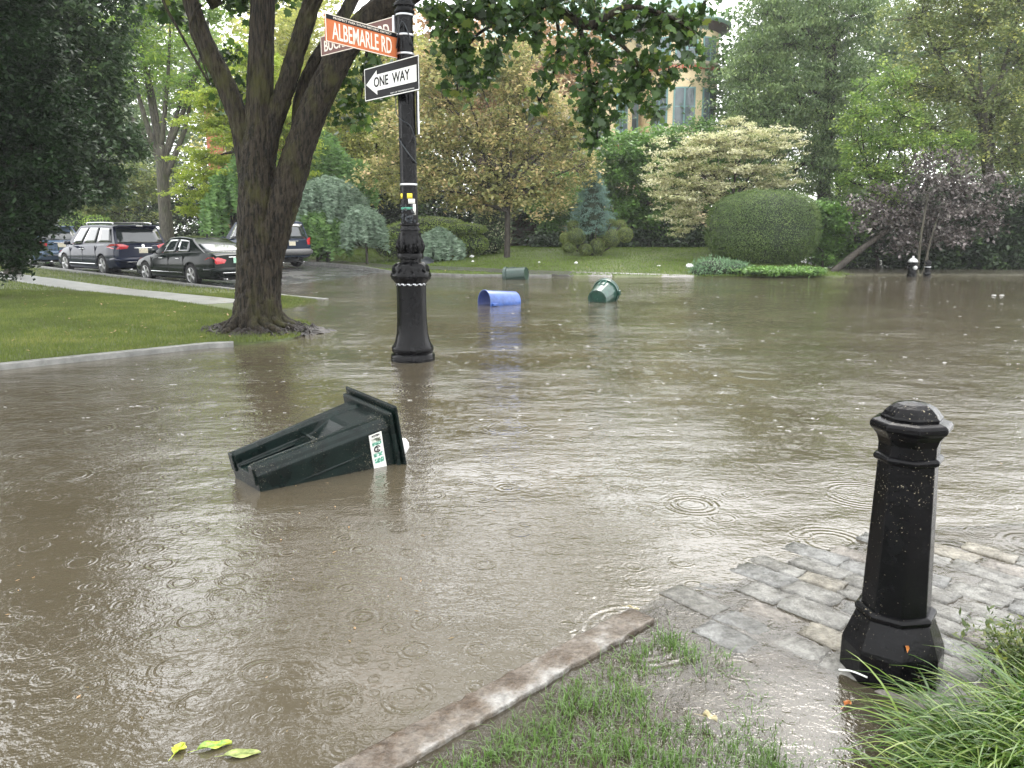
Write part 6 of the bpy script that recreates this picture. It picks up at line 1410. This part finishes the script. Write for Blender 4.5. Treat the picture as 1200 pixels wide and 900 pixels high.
# arching border grass at the bottom right
def border_grass(px, py, n, ln, seed, label, dirx=-.7):
    p = onz(px, py, .06); rs = np.random.default_rng(seed); root_p = Vector((p.x, p.y, h1(p.x, p.y)))
    segs = 8; V = []; F = []; T = []
    for i in range(n):
        a = rs.normal(0, .9)+math.atan2(-.25, dirx); r0 = abs(rs.normal(0, .06)); b0 = np.array([rs.normal(0, .08), rs.normal(0, .08), -.02])
        L_ = ln*rs.uniform(.55, 1.15); th = R(rs.uniform(52, 84)); bend = R(rs.uniform(70, 125)); d = np.array([math.cos(a), math.sin(a), 0]); sd = np.array([-math.sin(a), math.cos(a), 0]); wd = rs.uniform(.006, .0105)
        q = b0.copy(); t = float(np.clip(rs.random()*.9+.05, 0, 1)); base = len(V); tw = rs.normal(0, .25)
        for j in range(segs+1):
            f = j/segs; w_ = wd*(1-f**2.2)*.5+.0004; s2 = sd*math.cos(tw*f)+np.array([0, 0, 1])*math.sin(tw*f)
            V.append(q-s2*w_); V.append(q+s2*w_); T += [t, t]
            ang = th-bend*f; q = q+(d*math.cos(ang)+np.array([0, 0, 1])*math.sin(ang))*L_/segs
        F += [(base+2*j, base+2*j+1, base+2*j+3, base+2*j+2) for j in range(segs)]
    o = np_mesh('border_grass', np.array(V), np.array(F), M['liriope'], None, np.array(T), 4); o.location = root_p
    return tag(o, label, 'grass clump', 'arching grass clumps at the bottom right')
border_grass(1165, 880, 420, .40, 1, 'arching strappy grass clump nearest the foot of the bollard')
border_grass(1235, 850, 460, .40, 2, 'yellow-green strappy grass clump on the right edge level with the bollard foot')
border_grass(1200, 915, 420, .38, 3, 'lush strappy grass clump in the bottom right corner', -.8)
border_grass(1262, 800, 320, .30, 4, 'tufted grass clump topping the right edge above the others', -.6)
border_grass(1240, 905, 320, .40, 5, 'grass clump half outside the bottom right corner')
border_grass(1135, 940, 200, .33, 6, 'low grass clump at the bottom edge below the bollard', -.6)
def sedum():
    P = []; rs = np.random.default_rng(5); c = onz(1222, 775, .10); n = 420
    C = np.stack([c.x+rs.normal(0, .10, n), c.y+rs.normal(0, .09, n), .08+rs.random(n)*.10], 1)
    g = clump_leaves(C-np.array((c.x, c.y, 0)), .025, 7, .028, .35, 1, -.4)
    root = empty('leafy_plant', (c.x, c.y, 0), 0, 'small-leaved yellow-green plant among the strappy grass at the right edge', 'plant'); crown_obj('foliage', [g], M['lf_sedum'], root)
    mb = MB(); [mb.tube([(q[0]-c.x, q[1]-c.y, 0), (q[0]-c.x, q[1]-c.y, q[2])], .002, 4) for q in C[:90] if q[2] < .14]; mb.build('stem', M['lf_dark'], root)
sedum()

# ------------------------------------------------------------------ litter and leaves
def flat_leaf(name, label, px, py, ln, wd, rz, mat, z=None, cat='leaf', lobes=False, curl=.01):
    p = onz(px, py, .004) if z is None else onz(px, py, z); n = 10; vs = []; fs = []
    for i in range(n+1):
        f = i/n; w_ = wd*math.sin(math.pi*min(1, f*.98+.01))**.8*(1-.25*f)/2*(1+(.28*math.sin(f*22) if lobes else .06*math.sin(f*31)))
        for j in (-1, -.5, 0, .5, 1): vs.append((f*ln-ln/2, j*w_, curl*(abs(j)**1.5)*(.6+.4*math.sin(f*9))+.25*curl*math.sin(f*5)))
    fs = [(i*5+j, i*5+j+1, (i+1)*5+j+1, (i+1)*5+j) for i in range(n) for j in range(4)]
    mb = MB(); mb.add(vs, fs); mb.tube([(-ln/2-.03, 0, 0), (-ln/2, 0, .002), (ln/2*.9, 0, .003)], .0012, 4)
    o = mb.build(name, M[mat], None, smooth=True); o.location = p; o.rotation_euler = (0, 0, rz); sd = o.modifiers.new('s', 'SOLIDIFY'); sd.thickness = .0008; return tag(o, label, cat)
def lf2(name, a, b_, sc=35, rough=.3):
    m, n, l, p = newmat(name); t = noise(n, l, sc, 4); r = ramp(n, l, t.outputs['Fac'], [(.38, a), (.6, b_)]); l.new(r.outputs['Color'], p.inputs['Base Color']); p.inputs['Roughness'].default_value = rough; M[name] = m
lf2('leaf_yg', (.24, .36, .03), (.60, .62, .06)); lf2('leaf_g', (.12, .24, .05), (.38, .45, .06)); lf2('leaf_dull', (.13, .17, .05), (.32, .36, .12)); lf2('leaf_orange', (.30, .09, .02), (.45, .18, .05)); lf2('leaf_straw', (.30, .25, .13), (.55, .5, .32))
flat_leaf('floating_leaf', 'small ragged yellow-green leaf floating at the bottom left, leftmost of three', 210, 878, .055, .05, R(80), 'leaf_yg', lobes=True, curl=.012)
flat_leaf('floating_leaf', 'pointed green leaf with a yellow edge floating in the middle of the three', 252, 875, .105, .045, R(20), 'leaf_g', curl=.015)
flat_leaf('floating_leaf', 'dull green half-sunk leaf floating rightmost of the three', 284, 884, .115, .05, R(8), 'leaf_dull', curl=.008)
flat_leaf('fallen_leaf', 'rust orange leaf lying in the puddle left of the bollard foot', 993, 825, .04, .03, R(40), 'leaf_orange', .01)
flat_leaf('fallen_leaf', 'dry curled tan leaf on the muddy grass by the puddle', 832, 842, .05, .03, R(-30), 'leaf_straw', .03, curl=.02)
flat_leaf('fallen_leaf', 'straw coloured strip lying across the end of the near kerb', 742, 713, .055, .008, R(-30), 'leaf_straw', .036)
def small_things():
    mb = MB(); p = onz(998, 790, .03); mb.tube(spline([(-.035, .03, .0), (0, 0, .012), (.045, -.03, .005)], 4), .0035, 6); o = mb.build('twig', M['letter'], None, smooth=True); o.location = p; tag(o, 'short white peeled twig leaning at the foot of the bollard', 'twig')
    # leaf stuck on the bollard shoulder
    p = at(1063, 761, BY-.16); mb = MB(); mb.add([(-.008, 0, .014), (0, -.003, -.012), (.008, 0, .004), (.003, -.002, .016)], [(0, 1, 2, 3)]); o = mb.build('fallen_leaf', M['leaf_orange'], None); o.location = p; sd = o.modifiers.new('s', 'SOLIDIFY'); sd.thickness = .001; tag(o, 'tiny orange leaf stuck on the shoulder of the bollard base', 'leaf')
small_things()
def onbank(px, py): g_ = ground(px, py); return Vector((g_.x, g_.y, g_.z+.01))
bag('plastic_bag', 'white plastic bag lying on the far lawn beside the juniper', onbank(809, 314), .17, 3)
bag('crumpled_paper', 'scrap of white litter on the far lawn, right of the lamp post', onbank(553, 302), .12, 4)
bag('crumpled_paper', 'small white scrap just below the larger one on the far lawn', onbank(554, 307), .06, 5)
bag('crumpled_paper', 'tiny white scrap on the far lawn above the dark green bin', onbank(632, 308), .05, 6)
bag('crumpled_paper', 'pinkish white scrap on the far lawn left of the ball shrubs', onbank(675, 309), .08, 7)
bag('crumpled_paper', 'flat white scrap on the far lawn below the leafy screen', onbank(772, 312), .08, 8, .3)
for i, (px, py, lab) in enumerate([(1165, 346, 'left one of two white scraps floating near the right edge'), (1174, 346, 'right one of two white scraps floating near the right edge')]):
    bag('floating_litter', lab, onz(px, py), .06, 20+i, .12)
for o in bpy.data.objects:
    if o.name.startswith('crumpled_paper'): o['category'] = 'paper scrap'
    if o.name.startswith('floating_litter'): o['category'] = 'litter'
def scatter_leaves():
    rs = np.random.default_rng(31); n = 260; x = rs.uniform(-14, -2.6, n); y = rs.uniform(9, 19, n); m = seg_dist(x, y, LAWN) > .1; x, y = x[m], y[m]; z = hgt(x, y)+.03
    x2 = rs.uniform(-9, 12, 160); y2 = rs.uniform(29, 40, 160); m = seg_dist(x2, y2, FAR) > .2; x = np.concatenate([x, x2[m]]); y = np.concatenate([y, y2[m]]); z = np.concatenate([z, hgt(x2[m], y2[m])+.05])
    P = np.stack([x, y, z], 1); v, f, t, k = leaf_geo(P, rand_dirs(len(P))*[1, 1, .2], np.tile([0, 0, 1.], (len(P), 1))+rand_dirs(len(P))*.3, .06, .04, rs.random(len(P)))
    o = np_mesh('fallen_leaves', v, f, M['lf_rust'], None, t, k); tag(o, 'pale and rusty fallen leaves scattered over the lawns', 'leaves', kind='stuff')
scatter_leaves()
# rain splashes: little crowns of thrown water where drops land
def splashes():
    mb = MB(); rs = random.Random(8)
    for i in range(950):
        px = rs.uniform(0, 1200); py = 324+190*rs.random()**1.5; p = onz(px, py)
        if max(float(seg_dist(np.array([p.x]), np.array([p.y]), q)[0]) for q in (LAWN, FAR, NEAR)) > -.15: continue
        if float(vnoise(np.array([p.x]), np.array([p.y]), .8, 40)[0]) < rs.random()*.9: continue
        s_ = rs.uniform(.004, .010)*(1+p.y/20)
        for _ in range(rs.randint(1, 3)):
            a = rs.uniform(0, 6.28); q = s_*rs.uniform(.5, 2.6); b = s_*rs.uniform(.35, .8)
            mb.lathe([(.0006, -b*.3), (b*1.1, -b*.1), (b*.8, b*.15), (.0006, b*rs.uniform(.2, .5))], 6, c=(p.x+q*math.cos(a), p.y+q*math.sin(a), 0), M=Matrix.Rotation(rs.uniform(-.35, .35), 3, 'Z') @ Matrix.Diagonal((rs.uniform(1.0, 3.6), rs.uniform(.6, 1.1), .5)))
    o = mb.build('rain_splashes', M['splash'], None, smooth=True); tag(o, 'white rain splashes and bubbles on the flood water', 'splashes', kind='stuff')
m, n_, l_, p_ = newmat('splash'); p_.inputs['Base Color'].default_value = (.62, .62, .60, 1); p_.inputs['Roughness'].default_value = .15; p_.inputs['Transmission Weight'].default_value = .35; p_.inputs['IOR'].default_value = 1.33; M['splash'] = m
splashes()

def debris():
    rs = random.Random(44); P = []; 
    while len(P) < 170:
        px, py = rs.uniform(0, 1200), 335+560*rs.random()**1.7; p = onz(px, py, .004)
        if max(float(seg_dist(np.array([p.x]), np.array([p.y]), q)[0]) for q in (LAWN, FAR, NEAR)) > -.12: continue
        P.append(tuple(p))
    n = len(P); P = np.array(P); d = rand_dirs(n)*[1, 1, .05]; sz = (.006+.022*rng.random(n)**2)*(1+P[:, 1]/20)
    v, f, t, k = leaf_geo(P, d, np.tile([0, 0, 1.], (n, 1)), sz, sz*(.12+.5*rng.random(n)), rng.random(n)*.7, fold=.05)
    v[:, 2] = np.maximum(v[:, 2], .002)
    tag(np_mesh('floating_debris', v, f, M['lf_rust'], None, t, k), 'tiny twigs and leaf scraps drifting on the flood water', 'debris', kind='stuff')
debris()
def haze():
    mb = MB(); mb.box((0, 60, 24), (300, 190, 56)); m = bpy.data.materials.new('haze'); m.use_nodes = True; n = m.node_tree.nodes; l = m.node_tree.links; n.remove(n['Principled BSDF'])
    v = n.new('ShaderNodeVolumePrincipled'); v.inputs['Color'].default_value = (.95, .97, 1, 1); v.inputs['Density'].default_value = .0006; v.inputs['Anisotropy'].default_value = .2
    l.new(v.outputs['Volume'], n['Material Output'].inputs['Volume']); tag(mb.build('haze', m), kind='stuff')
haze()
